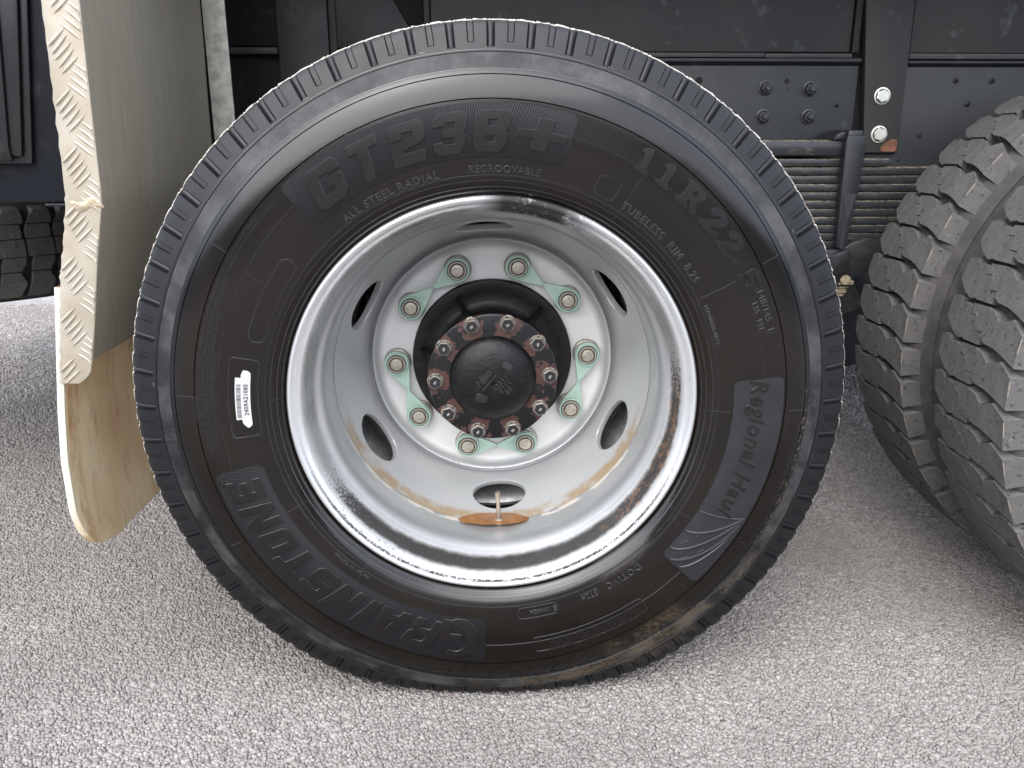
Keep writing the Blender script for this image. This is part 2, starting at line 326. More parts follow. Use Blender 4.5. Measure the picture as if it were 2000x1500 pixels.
class B:                                  # collects simple solids into one mesh
    def __init__(s): s.v = []; s.f = []; s.i = []
    def add(s, V, F, mi=0):
        n = len(s.v); s.v += [tuple(v) for v in V]; s.f += [tuple(k + n for k in f) for f in F]; s.i += [mi] * len(F); return s
    def box(s, x0, x1, y0, y1, z0, z1, mi=0, c=0.0):
        bm = bmesh.new(); bmesh.ops.create_cube(bm, size=1)
        for v in bm.verts: v.co = Vector(((x0 + x1) / 2 + v.co.x * (x1 - x0), (y0 + y1) / 2 + v.co.y * (y1 - y0), (z0 + z1) / 2 + v.co.z * (z1 - z0)))
        if c: bmesh.ops.bevel(bm, geom=bm.edges[:], offset=c, segments=2, affect='EDGES', profile=.6)
        return s.bm(bm, mi)
    def bm(s, bm, mi=0, mat=None):
        bm.verts.ensure_lookup_table(); bm.verts.index_update()
        V = [(mat @ v.co) if mat else v.co.copy() for v in bm.verts]
        s.add([tuple(v) for v in V], [[v.index for v in f.verts] for f in bm.faces], mi); bm.free(); return s
    def prism(s, poly, axis, a, b, mi=0, c=0.0):   # polygon in the two other axes, extruded a..b along axis
        bm = bmesh.new(); n = len(poly)
        def pt(p, t): return {'y': (p[0], t, p[1]), 'x': (t, p[0], p[1]), 'z': (p[0], p[1], t)}[axis]
        va = [bm.verts.new(pt(p, a)) for p in poly]; vb = [bm.verts.new(pt(p, b)) for p in poly]
        bm.faces.new(va); bm.faces.new(vb[::-1])
        for k in range(n): bm.faces.new((va[k], vb[k], vb[(k + 1) % n], va[(k + 1) % n]))
        bmesh.ops.recalc_face_normals(bm, faces=bm.faces[:])
        if c: bmesh.ops.bevel(bm, geom=bm.edges[:], offset=c, segments=2, affect='EDGES', profile=.6)
        return s.bm(bm, mi)
    def lathe(s, prof, n, mi=0, close=False, a0=0.0, cx=0, cz=0, cy=0):   # prof: (r, y) about the Y axis
        V = []; F = []; m = len(prof)
        for k in range(n):
            t = a0 + 2 * math.pi * k / n; c, sn = math.cos(t), math.sin(t)
            V += [(cx + r * c, cy + y, cz + r * sn) for r, y in prof]
        for k in range(n):
            k2 = (k + 1) % n
            for j in range(m - 1): F.append((k * m + j, k * m + j + 1, k2 * m + j + 1, k2 * m + j))
        return s.add(V, F, mi)
    def mesh(s, name, mats, smooth=True, ang=35): return mesh(name, s.v, s.f, mats, s.i, smooth, ang)

# ------------------------------------------------------------------ ground
def ground():
    g = B(); g.box(-60, 60, -60, 60, -.3, -.0054)
    o = link('ground', g.mesh('ground', M['asphalt'], False)); props(o, kind='structure')
    def field(x0, x1, y0, y1, pitch, keep):
        nx, ny = int((x1 - x0) / pitch), int((y1 - y0) / (pitch * .87))
        X, Y = np.meshgrid(np.arange(nx), np.arange(ny)); X = X.astype(float); Y = Y.astype(float)
        X[1::2] += .5; px = x0 + (X.ravel() + rng.uniform(-.38, .38, X.size)) * pitch; py = y0 + (Y.ravel() + rng.uniform(-.38, .38, X.size)) * pitch * .87
        k = keep(px, py); px, py = px[k], py[k]; return px, py, np.full(len(px), pitch)
    hid = lambda x, y: ~((y > .05) & (y < .55) & (np.abs(x) < .22))
    vis = lambda x, y: hid(x, y) & (np.abs(x) < 1.02 + .62 * (y + .16))
    parts = [field(-1.5, 1.5, -.32, .62, .0056, vis),
             field(.25, 1.25, .62, 1.3, .0085, hid), field(.55, 1.7, 1.3, 2.3, .012, hid), field(-2.1, 2.1, -1.0, .62, .0145, lambda x, y: ~((np.abs(x) < 1.02 + .62 * (y + .16)) & (y > -.32))), field(-1.7, -.35, .62, 1.15, .0068, lambda x, y: x > -.75 - .66 * (y + .3)), field(-2.0, -.5, 1.15, 1.75, .0092, lambda x, y: x > -.75 - .66 * (y + .3)),
             field(-3.0, -.9, 1.75, 3.4, .0135, lambda x, y: x > -.9 - .64 * (y + .3))]
    px = np.concatenate([p[0] for p in parts]); py = np.concatenate([p[1] for p in parts]); pt = np.concatenate([p[2] for p in parts]); n = len(px)
    big = rng.random(n); s = pt * np.where(big > .93, rng.uniform(.9, 1.7, n), rng.uniform(.42, .90, n))
    K = 6; rot = rng.uniform(0, 2 * np.pi, n); el = rng.uniform(.68, 1.0, n)
    V = np.zeros((n, 2 * K + 1, 3), np.float32)
    cr, sr = np.cos(rot), np.sin(rot); tx = rng.normal(0, .17, n); ty = rng.normal(0, .17, n)
    hh = s * rng.uniform(.45, .8, n); zt = rng.normal(-.0010, .0008, n)
    for k in range(K):
        a = 2 * np.pi * k / K + rng.uniform(-.25, .25, n)
        for ring, (f, zf) in enumerate(((1.0, -.9), (.84, 0.70))):
            rr = s * f * rng.uniform(.80, 1.1, n); x = rr * np.cos(a); y = rr * np.sin(a) * el
            V[:, ring * K + k, 0] = px + x * cr - y * sr; V[:, ring * K + k, 1] = py + x * sr + y * cr
            V[:, ring * K + k, 2] = zt - hh + hh * (zf + .0) * (1 if ring else 1) + (x * tx + y * ty) * ring
    V[:, 2 * K, 0] = px + rng.normal(0, .12, n) * s; V[:, 2 * K, 1] = py + rng.normal(0, .12, n) * s; V[:, 2 * K, 2] = zt - hh * .12
    F = []
    for k in range(K):
        k2 = (k + 1) % K; F += [(k, k2, K + k2), (k, K + k2, K + k), (K + k, K + k2, 2 * K)]
    F = np.array(F, np.int32); nf = len(F); allF = (F[None] + (np.arange(n) * (2 * K + 1))[:, None, None]).reshape(-1)
    me = bpy.data.meshes.new('asphalt_stones'); me.vertices.add(n * (2 * K + 1)); me.vertices.foreach_set('co', V.ravel())
    me.loops.add(len(allF)); me.loops.foreach_set('vertex_index', allF); me.polygons.add(n * nf)
    me.polygons.foreach_set('loop_start', np.arange(0, len(allF), 3, dtype=np.int32)); me.update(calc_edges=True); me.validate()
    at = me.attributes.new('tone', 'FLOAT', 'POINT'); at.data.foreach_set('value', np.repeat(rng.beta(2.2, 1.8, n), 2 * K + 1).astype(np.float32))
    me.materials.append(M['stone'])
    o = link('asphalt_stones', me); props(o, kind='stuff')
ground()

# ------------------------------------------------------------------ near tyre surface
KN = [(.2985, .002), (.300, .004), (.304, -.002), (.315, -.010), (.335, -.016), (.36, -.0205), (.39, -.022), (.42, -.0205), (.445, -.016), (.462, -.010), (.475, -.005), (.49, .0), (.505, .005), (.517, .010), (.5205, .0130), (.5228, .0165)]
def spline(kn):
    x = np.array([k[0] for k in kn]); y = np.array([k[1] for k in kn]); n = len(x); h = np.diff(x)
    A = np.eye(n); b = np.zeros(n)
    for i in range(1, n - 1): A[i, i - 1:i + 2] = h[i - 1], 2 * (h[i - 1] + h[i]), h[i]; b[i] = 6 * ((y[i + 1] - y[i]) / h[i] - (y[i] - y[i - 1]) / h[i - 1])
    m = np.linalg.solve(A, b); X = np.linspace(x[0], x[-1], 900); i = np.clip(np.searchsorted(x, X) - 1, 0, n - 2); d = X - x[i]
    Y = y[i] + ((y[i + 1] - y[i]) / h[i] - h[i] * (2 * m[i] + m[i + 1]) / 6) * d + m[i] / 2 * d ** 2 + (m[i + 1] - m[i]) / (6 * h[i]) * d ** 3
    return X, Y
SX, SY = spline(KN[2:])
SX = np.concatenate([[.2985, .300], SX]); SY = np.concatenate([[.002, .004], SY])
def prof(r): return np.interp(r, SX, SY)
def squash(V):
    V = np.array(V, float); d = np.clip((-V[:, 2] - .44) / .0825, 0, 1.3)
    V[:, 2] = np.where(V[:, 2] < -.44, -(.44 + .0825 * (d - .28 * d * d)), V[:, 2]); V[:, 1] -= .004 * d * (V[:, 1] < .12); return V
def sidewall(th_deg, r, off):             # points on the sidewall; off = height proud of the rubber
    th = np.radians(th_deg); r = np.asarray(r, float); return squash(np.stack([r * np.cos(th), prof(r) - off, r * np.sin(th)], -1))

def near_tyre_mesh():
    rows = [.2985, .2995, .3005, .302, .304, .307]
    rows += list(np.arange(.310, .4205, .0055)) + [.4222, .4230, .4238, .4250] + list(np.arange(.430, .4515, .005)) + [.4525, .4532, .4539, .4550, .457, .4598, .4606, .465, .470, .475, .4795, .4805, .4810, .4815, .4825, .4838, .4852, .4870, .4885, .4910, .4928, .4945, .4965, .500, .504, .508, .512, .516, .519, .5205, .5215, .5222, .5228]
    groove = {.4230: .0022, .4532: .0022, .4810: .0016}
    rp = [(r, float(prof(r)) + groove.get(r, 0)) for r in rows]
    rp += [(.5233, .0195), (.5235, .026), (.5237, .048), (.5238, .0505), (.512, .052), (.512, .060), (.5238, .0615), (.5240, .095), (.512, .0965), (.512, .105), (.5240, .1065), (.5238, .145), (.512, .1465), (.512, .155), (.5238, .1565), (.5236, .195), (.512, .1965), (.512, .204), (.5236, .2055), (.5230, .232), (.5215, .236), (.505, .245), (.475, .255), (.44, .266), (.39, .272), (.34, .266), (.31, .255), (.299, .245), (.296, .236), (.285, .225), (.284, .03), (.290, .012), (.2965, .006)]
    rp = rp[::1]
    cols = []                              # (angle in deg, slot type, lateral in deg)
    for c in range(120):
        th0 = 90 + 3 * c; ty = c % 2      # even: deep pair slot, odd: shallow rounded slot
        hw = .54 if ty == 0 else .44
        for o in (-hw - .10, -hw + .07, -.13, .13, hw - .07, hw + .10, 1.5): cols.append((th0 + o, ty, o, hw))
    V = []
    m = len(rp)
    for th, ty, o, hw in cols:
        t = R(th); inside = abs(o) < hw
        r_in = (.4885, .4870) if ty == 0 else (.4945, .4928)
        for r, y in rp:
            d = 0
            if inside and .48 < r < .5234 and y < .03:
                f = min(1, max(0, (r - r_in[1]) / (r_in[0] - r_in[1])))
                if ty == 0: d = .0045 * f * (1.0 if abs(o) > .2 else .50)
                else: d = .0036 * f
            wob = 0
            if .5215 < r < .5236 and y < .03: wob = .0006 * math.sin(th * 11.3) - (.0004 if (int(th * 2.3) % 3 == 0) else 0)
            V.append(((r + wob) * math.cos(t), y + d, (r + wob) * math.sin(t)))
    F = []; n = len(cols)
    for k in range(n):
        k2 = (k + 1) % n
        for j in range(m): F.append((k * m + j, k * m + (j + 1) % m, k2 * m + (j + 1) % m, k2 * m + j))
    return mesh('tyre', squash(V), F, M['tyre'], None, True, 42)

# ------------------------------------------------------------------ lettering helpers
def arrays_from_curve(cu):
    ob = bpy.data.objects.new('tmp', cu); COL.objects.link(ob); dg = bpy.context.evaluated_depsgraph_get()
    me = bpy.data.meshes.new_from_object(ob.evaluated_get(dg)); bm = bmesh.new(); bm.from_mesh(me)
    bpy.data.objects.remove(ob); bpy.data.curves.remove(cu); bpy.data.meshes.remove(me); return bm
def font_bm(body, size, h=.0006, bev=.0003, shear=0, offset=0, space=1.0, res=2):
    cu = bpy.data.curves.new('t', 'FONT'); cu.body = body; cu.size = size; cu.extrude = h; cu.bevel_depth = bev; cu.bevel_resolution = 0
    cu.shear = shear; cu.offset = offset; cu.space_character = space; cu.resolution_u = res; cu.align_x = 'CENTER'
    return arrays_from_curve(cu)
def poly_bm(polys, h=.0006, bev=.0004):
    cu = bpy.data.curves.new('t', 'CURVE'); cu.dimensions = '2D'; cu.fill_mode = 'BOTH'; cu.extrude = h; cu.bevel_depth = bev; cu.bevel_resolution = 0
    for p in polys:
        sp = cu.splines.new('POLY'); sp.points.add(len(p) - 1); sp.use_cyclic_u = True
        for q, (x, y) in zip(sp.points, p): q.co = (x, y, 0, 1)
    return arrays_from_curve(cu)
def refine(bm, L):
    bmesh.ops.triangulate(bm, faces=bm.faces[:])
    for _ in range(6):
        e = [x for x in bm.edges if x.calc_length() > L]
        if not e: break
        bmesh.ops.subdivide_edges(bm, edges=e, cuts=1); bmesh.ops.triangulate(bm, faces=bm.faces[:])
def bend(dst, bm, th0, rb, off, L=.012, mi=0, rref=None):
    refine(bm, L); bm.verts.index_update(); P = np.array([v.co[:] for v in bm.verts]); F = [[v.index for v in f.verts] for f in bm.faces]; bm.free()
    if not len(P): return
    rref = rref or rb + .01
    dst.add(sidewall(th0 - np.degrees(P[:, 0] / rref), rb + P[:, 1], off + P[:, 2]), F, mi)
def chaikin(p, n=1, f=.25):
    for _ in range(n):
        q = []
        for i in range(len(p)):
            a, b = p[i], p[(i + 1) % len(p)]
            q += [(a[0] + (b[0] - a[0]) * f, a[1] + (b[1] - a[1]) * f), (b[0] + (a[0] - b[0]) * f, b[1] + (a[1] - b[1]) * f)]
        p = q
    return p
oct_ = [(.14, 0), (0, .14), (0, .86), (.14, 1), (.86, 1), (1, .86), (1, .14), (.86, 0)]
GLY = {
 'G': [[(1, .68), (1, .86), (.86, 1), (.14, 1), (0, .86), (0, .14), (.14, 0), (.86, 0), (1, .14), (1, .56), (.50, .56), (.50, .39), (.67, .39), (.67, .25), (.34, .25), (.34, .75), (.67, .75), (.67, .68)]],
 'T': [[(0, 1), (1, 1), (1, .76), (.68, .76), (.68, 0), (.32, 0), (.32, .76), (0, .76)]],
 '2': [[(0, .64), (0, .86), (.14, 1), (.86, 1), (1, .86), (1, .54), (.88, .44), (.36, .34), (.36, .25), (1, .25), (1, 0), (0, 0), (0, .42), (.12, .52), (.66, .62), (.66, .77), (.33, .77), (.33, .64)]],
 '3': [[(0, .70), (0, .86), (.14, 1), (.86, 1), (1, .86), (1, .58), (.90, .5), (1, .42), (1, .14), (.86, 0), (.14, 0), (0, .14), (0, .30), (.33, .30), (.33, .23), (.66, .23), (.66, .40), (.28, .40), (.28, .60), (.66, .60), (.66, .77), (.33, .77), (.33, .70)]],
 '8': [[(.14, 0), (0, .14), (0, .42), (.09, .5), (0, .58), (0, .86), (.14, 1), (.86, 1), (1, .86), (1, .58), (.91, .5), (1, .42), (1, .14), (.86, 0)], [(.36, .22), (.36, .38), (.64, .38), (.64, .22)], [(.36, .62), (.36, .78), (.64, .78), (.64, .62)]],
 '+': [[(.36, .12), (.36, .40), (0, .40), (0, .58), (.36, .58), (.36, .88), (.66, .88), (.66, .58), (1, .58), (1, .40), (.66, .40), (.66, .12)]],
 'R': [[(0, 0), (0, 1), (.86, 1), (1, .86), (1, .52), (.88, .42), (1, .30), (1, 0), (.68, 0), (.68, .32), (.33, .32), (.33, 0)], [(.33, .55), (.33, .77), (.67, .77), (.67, .55)]],
 'A': [[(0, 0), (.26, 1), (.76, 1), (1, 0), (.67, 0), (.63, .18), (.38, .18), (.33, 0)], [(.43, .38), (.505, .78), (.58, .38)]],
 'I': [[(0, 0), (0, 1), (1, 1), (1, 0)]],
 'N': [[(0, 0), (0, 1), (.32, 1), (.67, .48), (.67, 1), (1, 1), (1, 0), (.68, 0), (.33, .52), (.33, 0)]],
 'S': [[(0, .30), (0, .14), (.14, 0), (.86, 0), (1, .14), (1, .46), (.86, .60), (.34, .60), (.34, .77), (.66, .77), (.66, .70), (1, .70), (1, .86), (.86, 1), (.14, 1), (0, .86), (0, .54), (.14, .40), (.66, .40), (.66, .23), (.34, .23), (.34, .30)]],
 'O': [oct_, [(.34, .24), (.34, .76), (.66, .76), (.66, .24)]],
 'E': [[(0, 0), (0, 1), (1, 1), (1, .77), (.36, .77), (.36, .62), (.90, .62), (.90, .39), (.36, .39), (.36, .23), (1, .23), (1, 0)]],
}
SER = {
 '1': [[(.05, 0), (.05, .15), (.32, .20), (.32, .74), (.06, .70), (.06, .84), (.42, 1), (.68, 1), (.68, .20), (.95, .15), (.95, 0)]],
 'R': [[(0, 0), (0, .16), (.15, .20), (.15, .80), (0, .84), (0, 1), (.70, 1), (.94, .90), (.94, .62), (.76, .50), (.90, .30), (1, .18), (1, 0), (.74, 0), (.55, .36), (.44, .36), (.44, .20), (.56, .16), (.56, 0)], [(.44, .56), (.44, .80), (.60, .80), (.67, .70), (.60, .56)]],
 '2': [[(0, 0), (0, .18), (.40, .50), (.60, .68), (.56, .80), (.44, .82), (.40, .72), (.32, .60), (.12, .60), (.03, .76), (.16, .94), (.45, 1.02), (.78, .97), (.97, .80), (.92, .58), (.70, .40), (.46, .24), (.66, .22), (.84, .34), (1, .34), (.94, 0)]],
 '5': [[(.10, .46), (.14, 1), (.92, 1), (.88, .77), (.36, .77), (.35, .66), (.60, .69), (.88, .58), (1, .36), (.92, .14), (.70, 0), (.40, -.02), (.12, .06), (.02, .22), (.10, .36), (.28, .38), (.38, .26), (.48, .18), (.62, .26), (.65, .42), (.52, .52), (.38, .48), (.32, .42)]],
 '.': [[(.5 + .2 * math.cos(2 * math.pi * k / 12), .32 + .2 * math.sin(2 * math.pi * k / 12)) for k in range(12)]],
}
def glyph(dst, ch, tab, th_c, rb, H, W, off, shear=0, smooth=0, h=.0007, bev=.0005, mi=0, L=.008):
    P = [chaikin(p, smooth) if smooth else chaikin(p, 1, .06) for p in tab[ch]]
    P = [[((x - .5) * W + shear * (y - .5) * H, y * H) for x, y in p] for p in P]
    bend(dst, poly_bm(P, h, bev), th_c, rb, off, L, mi, rb + H / 2)
def patch(dst, th0, th1, r0, r1, off, rc, mi=0, n=90, m=9):   # raised panel with rounded corners, th0 > th1
    rm = (r0 + r1) / 2; L = R(th0 - th1) * rm; xs = np.unique(np.concatenate([np.linspace(0, rc, 7), np.linspace(rc, L - rc, n), np.linspace(L - rc, L, 7)]))
    V = []; F = []; th = []
    for x in xs:
        e = rc - min(x, L - x); ins = rc - math.sqrt(max(rc * rc - e * e, 0)) if e > 0 else 0
        th.append((th0 - math.degrees(x / rm), r0 + ins, r1 - ins))
    for t, a, b in th:
        rs = np.linspace(a, b, m); P = sidewall(np.full(m, t), rs, np.full(m, off)); Q = sidewall([t, t], [a - .0009, b + .0009], [-.001, -.001]); V += [Q[0]] + list(P) + [Q[1]]
    k = m + 2
    for i in range(len(th) - 1):
        for j in range(k - 1): F.append((i * k + j, (i + 1) * k + j, (i + 1) * k + j + 1, i * k + j + 1))
    for i in (0, len(th) - 1):
        c = list(range(i * k, i * k + k)); t = th[i][0] + (.14 if i == 0 else -.14)
        lo = sidewall(np.full(k, t), np.linspace(th[i][1], th[i][2], k), np.full(k, -.001)); n0 = len(V); V += list(lo)
        for j in range(k - 1): F.append((c[j], c[j + 1], n0 + j + 1, n0 + j) if i else (c[j + 1], c[j], n0 + j, n0 + j + 1))
    dst.add(V, F, mi)
def ridge(dst, path, wd=.0009, h=.0007, mi=0, closed=False, base=0.0):      # path of (theta deg, r)
    wd *= 2.1; h *= .75
    p = np.array(path, float); th = np.radians(p[:, 0]); q = np.stack([p[:, 1] * np.cos(th), p[:, 1] * np.sin(th)], -1)
    tg = (np.roll(q, -1, 0) - np.roll(q, 1, 0)) if closed else np.gradient(q, axis=0)
    tg /= np.linalg.norm(tg, axis=1)[:, None] + 1e-9; nr = np.stack([-tg[:, 1], tg[:, 0]], -1)
    cols = []
    for s, z in ((-.5, -.0005), (-.18, h), (.18, h), (.5, -.0005)):
        c = q + nr * wd * s; cols.append(sidewall(np.degrees(np.arctan2(c[:, 1], c[:, 0])), np.hypot(c[:, 0], c[:, 1]), np.full(len(c), base + z)))
    V = np.stack(cols, 1).reshape(-1, 3); F = []; n = len(p)
    for i in range(n if closed else n - 1):
        i2 = (i + 1) % n
        for j in range(3): F.append((i * 4 + j, i * 4 + j + 1, i2 * 4 + j + 1, i2 * 4 + j))
    dst.add(V, F, mi)
def rbox(thc, rc, Lx, Ly, rad, tilt=0, n=6):      # rounded box path centred at (thc, rc); Lx along the arc
    out = []
    for cx, cy, a0 in ((1, 1, 0), (-1, 1, 90), (-1, -1, 180), (1, -1, 270)):
        for k in range(n + 1):
            a = R(a0 + 90 * k / n); out.append((cx * (Lx / 2 - rad) + rad * math.cos(a), cy * (Ly / 2 - rad) + rad * math.sin(a)))
    dense = []
    for i in range(len(out)):
        a, b = out[i], out[(i + 1) % len(out)]; d = math.dist(a, b); k = max(1, int(d / .006))
        dense += [(a[0] + (b[0] - a[0]) * j / k, a[1] + (b[1] - a[1]) * j / k) for j in range(k)]
    return [(thc - math.degrees(x / rc), rc + y) for x, y in dense]
def arc(r, a, b, n): return [(a + (b - a) * k / n, r) for k in range(n + 1)]
def text(dst, body, th, r, size, off=.0004, h=.0005, bev=.00025, shear=0, offset=.0, space=1.0, mi=0, L=.012):
    bend(dst, font_bm(body, size, h, bev, shear, offset, space), th, r, off, L, mi, r + size * .35)

# ------------------------------------------------------------------ the near wheel
wheel = empty('road_wheel', (0, 0, 0), 'big shiny black tyre on silver steel rim with green nut pointers', 'wheel')
AX = (0, 0, ZC)
tyre = link('tyre', near_tyre_mesh(), wheel, AX)

def sub(name, b, mats, parent=tyre, ang=35, smooth=True, loc=(0, 0, 0), label=None):
    o = link(name, b.mesh(name, mats, smooth, ang), parent, loc)
    if label: o['label'] = label
    return o
b = B(); patch(b, 132.2, 74.1, .3500, .4178, .0008, .009); sub('emblem_panel', b, M['hatch'], label='ribbed rubber panel behind the large model lettering')
b = B()
for ch, th, W in (('G', 124.6, .050), ('T', 115.6, .041), ('2', 106.6, .047), ('3', 98.2, .043), ('8', 90.0, .045)): glyph(b, ch, GLY, th, .3575, .051, W, .0016, .010 / .051)
glyph(b, '+', GLY, 80.0, .356, .054, .066, .0016, .15)
for t in (125.6, 121.5, 117, 116, 106, 103.6, 98, 97.6, 91, 90, 81, 79.6):
    ridge(b, [(t, .3600 + random.random() * .045), (t + .25, .3600 + .045 * random.random())][:1] * 2 if False else [(t, .372), (t + .15, .3725)], .0012, .0022)
sub('raised_lettering', b, M['letter'])
b = B()
for ch, th in (('1', 59.3), ('1', 54.2), ('R', 48.0), ('2', 41.3), ('2', 35.6), ('.', 31.9), ('5', 27.4)):
    glyph(b, ch, SER, th, .3835, .034, {'1': .024, '.': .034, 'R': .037}.get(ch, .033), .0005, -.05, 2, .0006, .0004)
sub('size_lettering', b, mat_hatch('ribbed_letter_rubber', 0, 3.2, .2, (.0036, .0034, .0034), .30))
b = B()
text(b, 'ALL STEEL RADIAL', 114.4, .3290, .0150, space=1.18, offset=.0001)
text(b, 'REGROOVABLE', 87.0, .3300, .0135, space=1.06)
text(b, 'TUBELESS  RIM  8.25', 45.6, .3320, .0150, space=1.16, offset=.0001)
text(b, '11224H636-01YX', 21.3, .3300, .0078, space=1.1)
text(b, '148/145  L', 20.3, .4035, .0135, space=1.12); text(b, '135  PSI', 20.0, .3915, .0115, space=1.12)
text(b, 'DOT', -51.7, .3345, .0145, space=1.2); text(b, '1VC', -56.9, .3345, .0140, space=1.15); text(b, '3724', -64.3, .3355, .0125, space=1.1)
text(b, 'MADE IN CHINA', -130.8, .3290, .0080, space=1.15); text(b, 'E', -73.9, .3370, .0095); text(b, '000432A', -78.0, .3362, .0085)
for th in (56.6, 100.6, 71.3, 147.0, 176.0, 31, -10, 119.8): text(b, 'TWI', th, .4848, .0046)
WT = ['WARNING', 'SERIOUS INJURY MAY RESULT FROM TIRE FAILURE DUE TO UNDERINFLATION OR OVERLOADING IN SERVICE', 'EXPLOSION OF TIRE AND RIM ASSEMBLY DUE TO IMPROPER MOUNTING ONLY SPECIALLY TRAINED PERSONS SHOULD MOUNT', 'TIRES NEVER EXCEED MAXIMUM PRESSURE TO SEAT BEADS SAFETY CAGE AND CLIP ON', 'EXTENSION HOSE FOLLOW OWNERS MANUAL OR VEHICLE PLACARD', 'CHECK INFLATION PRESSURE WHEN COLD']
for k, (tx, th, r) in enumerate(zip(WT, (179.5, 162.0, 162.5, 172.0, 174.5, 177.0), (.4195, .4145, .4085, .4030, .3980, .3935))): text(b, tx, th, r, .0062 if k else .0075, h=.0004, bev=0, space=1.12)
for tx, th, r in (('TREAD  5 STEEL CORDS   SIDEWALL  1 STEEL CORD', -66.0, .4010), ('MAX LOAD SINGLE 3150 kg AT 930 kPa COLD', -66.5, .3945), ('MAX LOAD DUAL 2900 kg AT 930 kPa COLD', -67.0, .3885)): text(b, tx, th, r, .0066, h=.0004, bev=0, space=1.1)
sub('small_lettering', b, M['line'])
b = B(); patch(b, -92.2, -166.5, .3460, .4180, .0008, .011); sub('emblem_panel', b, mat_hatch('maker_panel_rubber', 0, 2.4, .45, (.0045, .005, .006), .36), label='ribbed panel behind the maker lettering')
b = B()
for ch, th, W, sh in (('R', -107.2, .045, .35), ('A', -115.3, .050, .25), ('I', -121.2, .016, .35), ('N', -127.2, .040, .32), ('S', -134.0, .042, .2), ('T', -141.4, .040, .2), ('O', -147.6, .036, .2), ('N', -154.6, .038, .15), ('E', -161.4, .032, .1)): glyph(b, ch, GLY, th, .3560, .0505, W, .0016, sh)
cres = [(.0 + .030 * math.cos(R(a)), .026 + .033 * math.sin(R(a))) for a in range(60, 305, 12)] + [(.004 + .017 * math.cos(R(a)), .028 + .021 * math.sin(R(a))) for a in range(300, 55, -14)]
bend(b, poly_bm([cres], .0007, .0005), -98.6, .353, .0016, .008); bend(b, poly_bm([[(-.003, .031), (.030, .031), (.028, -.003), (.013, -.003), (.014, .019), (-.003, .019)]], .0007, .0005), -98.6, .353, .0016, .008)
for k in range(3): ridge(b, [(-96.2 - a * 1.0 + k * .9, .404 + .009 * math.sin(a * .55) + k * .0022) for a in np.linspace(0, 6, 14)], .0012, .0014, base=.0008)
ridge(b, [(-164.3 + .75 * math.cos(2 * math.pi * k / 16), .4105 + .005 * math.sin(2 * math.pi * k / 16)) for k in range(16)], .001, .0009, closed=True, base=.0008); text(b, 'R', -164.3, .4075, .0080, .0012)
sub('maker_lettering', b, M['letter'])
b = B(); patch(b, 6.2, -42.6, .3480, .4195, .0009, .008); sub('emblem_panel', b, M['slate'], label='smooth slate panel with road lines')
b = B(); text(b, 'Regional Haul', -9.6, .3720, .0350, .0014, .0005, .0004, .22, .0006, 1.10); sub('panel_lettering', b, M['letter'])
b = B()
ridge(b, [(-25.6 + 1.5 * k / 12, .3485 + .0705 * k / 12) for k in range(13)], .0007, .0011, base=.0009)
for (te, re), wd in (((-28.0, .350), .0022), ((-34.2, .350), .0030), ((-40.0, .350), .0030), ((-42.2, .361), .0030), ((-42.2, .381), .0026)):
    ridge(b, [(-25.3 + (te + 25.3) * (1 - (1 - k / 20) ** 1.5), .4170 + (re - .4170) * (k / 20) ** (1.0 if te > -41 else 1.35)) for k in range(21)], wd, .0011, base=.0009)
for (t0, r0), (t1, r1) in (((-37.5, .357), (-35.6, .363)), ((-33.8, .369), (-32.2, .374)), ((-40.6, .372), (-38.8, .380)), ((-37, .386), (-35.4, .391)), ((-31.0, .3840), (-30.2, .389)), ((-29.3, .398), (-28.8, .402))):
    ridge(b, [(t0 + (t1 - t0) * k / 4, r0 + (r1 - r0) * k / 4) for k in range(5)], .0013, .0012, base=.0009)
sub('road_emblem', b, M['slate'])
b = B()
for r, wd, h in ((.3050, .0012, .0010), (.3112, .0010, .0009), (.3195, .0010, .0009), (.3263, .0012, .0011)): ridge(b, arc(r, 0, 360 - 360 / 300, 299), wd, h, closed=True)
for a0, a1 in ((132.4, 193.3), (6.4, 73.8), (-92.0, -42.9)): ridge(b, arc(.3890, a0, a1, 80), .0010, .0009)
for r in (.4838, .4602): ridge(b, arc(r, 0, 359.1, 400), .0008, .0005, closed=True)
for th, ra, rb2 in ((88.65, .4258, .4520), (118.1, .4258, .4515), (58.7, .4258, .4515), (147.8, .4135, .4520), (177.1, .4165, .4515), (29.0, .4262, .4515), (-.9, .4290, .4520), (-30, .4290, .4520), (-61.5, .4290, .450), (-92.2, .4290, .4520), (-122.5, .4230, .4480), (-151.5, .4290, .4500), (149.5, .3640, .3885), (147.7, .3030, .3260), (177.6, .3030, .3220), (116.5, .3030, .3263), (58.2, .3030, .3885), (28.6, .3040, .3885), (-1.5, .3050, .3440), (-31, .3020, .3440), (-61.8, .3050, .3260), (-68.5, .3500, .3950), (-92.2, .3020, .3440), (88.4, .3020, .3250), (-127.5, .3030, .3440), (-152.5, .3030, .3440)):
    ridge(b, [(th, ra + (rb2 - ra) * k / 6) for k in range(7)], .0009, .0008)
sub('mould_line', b, M['line'])
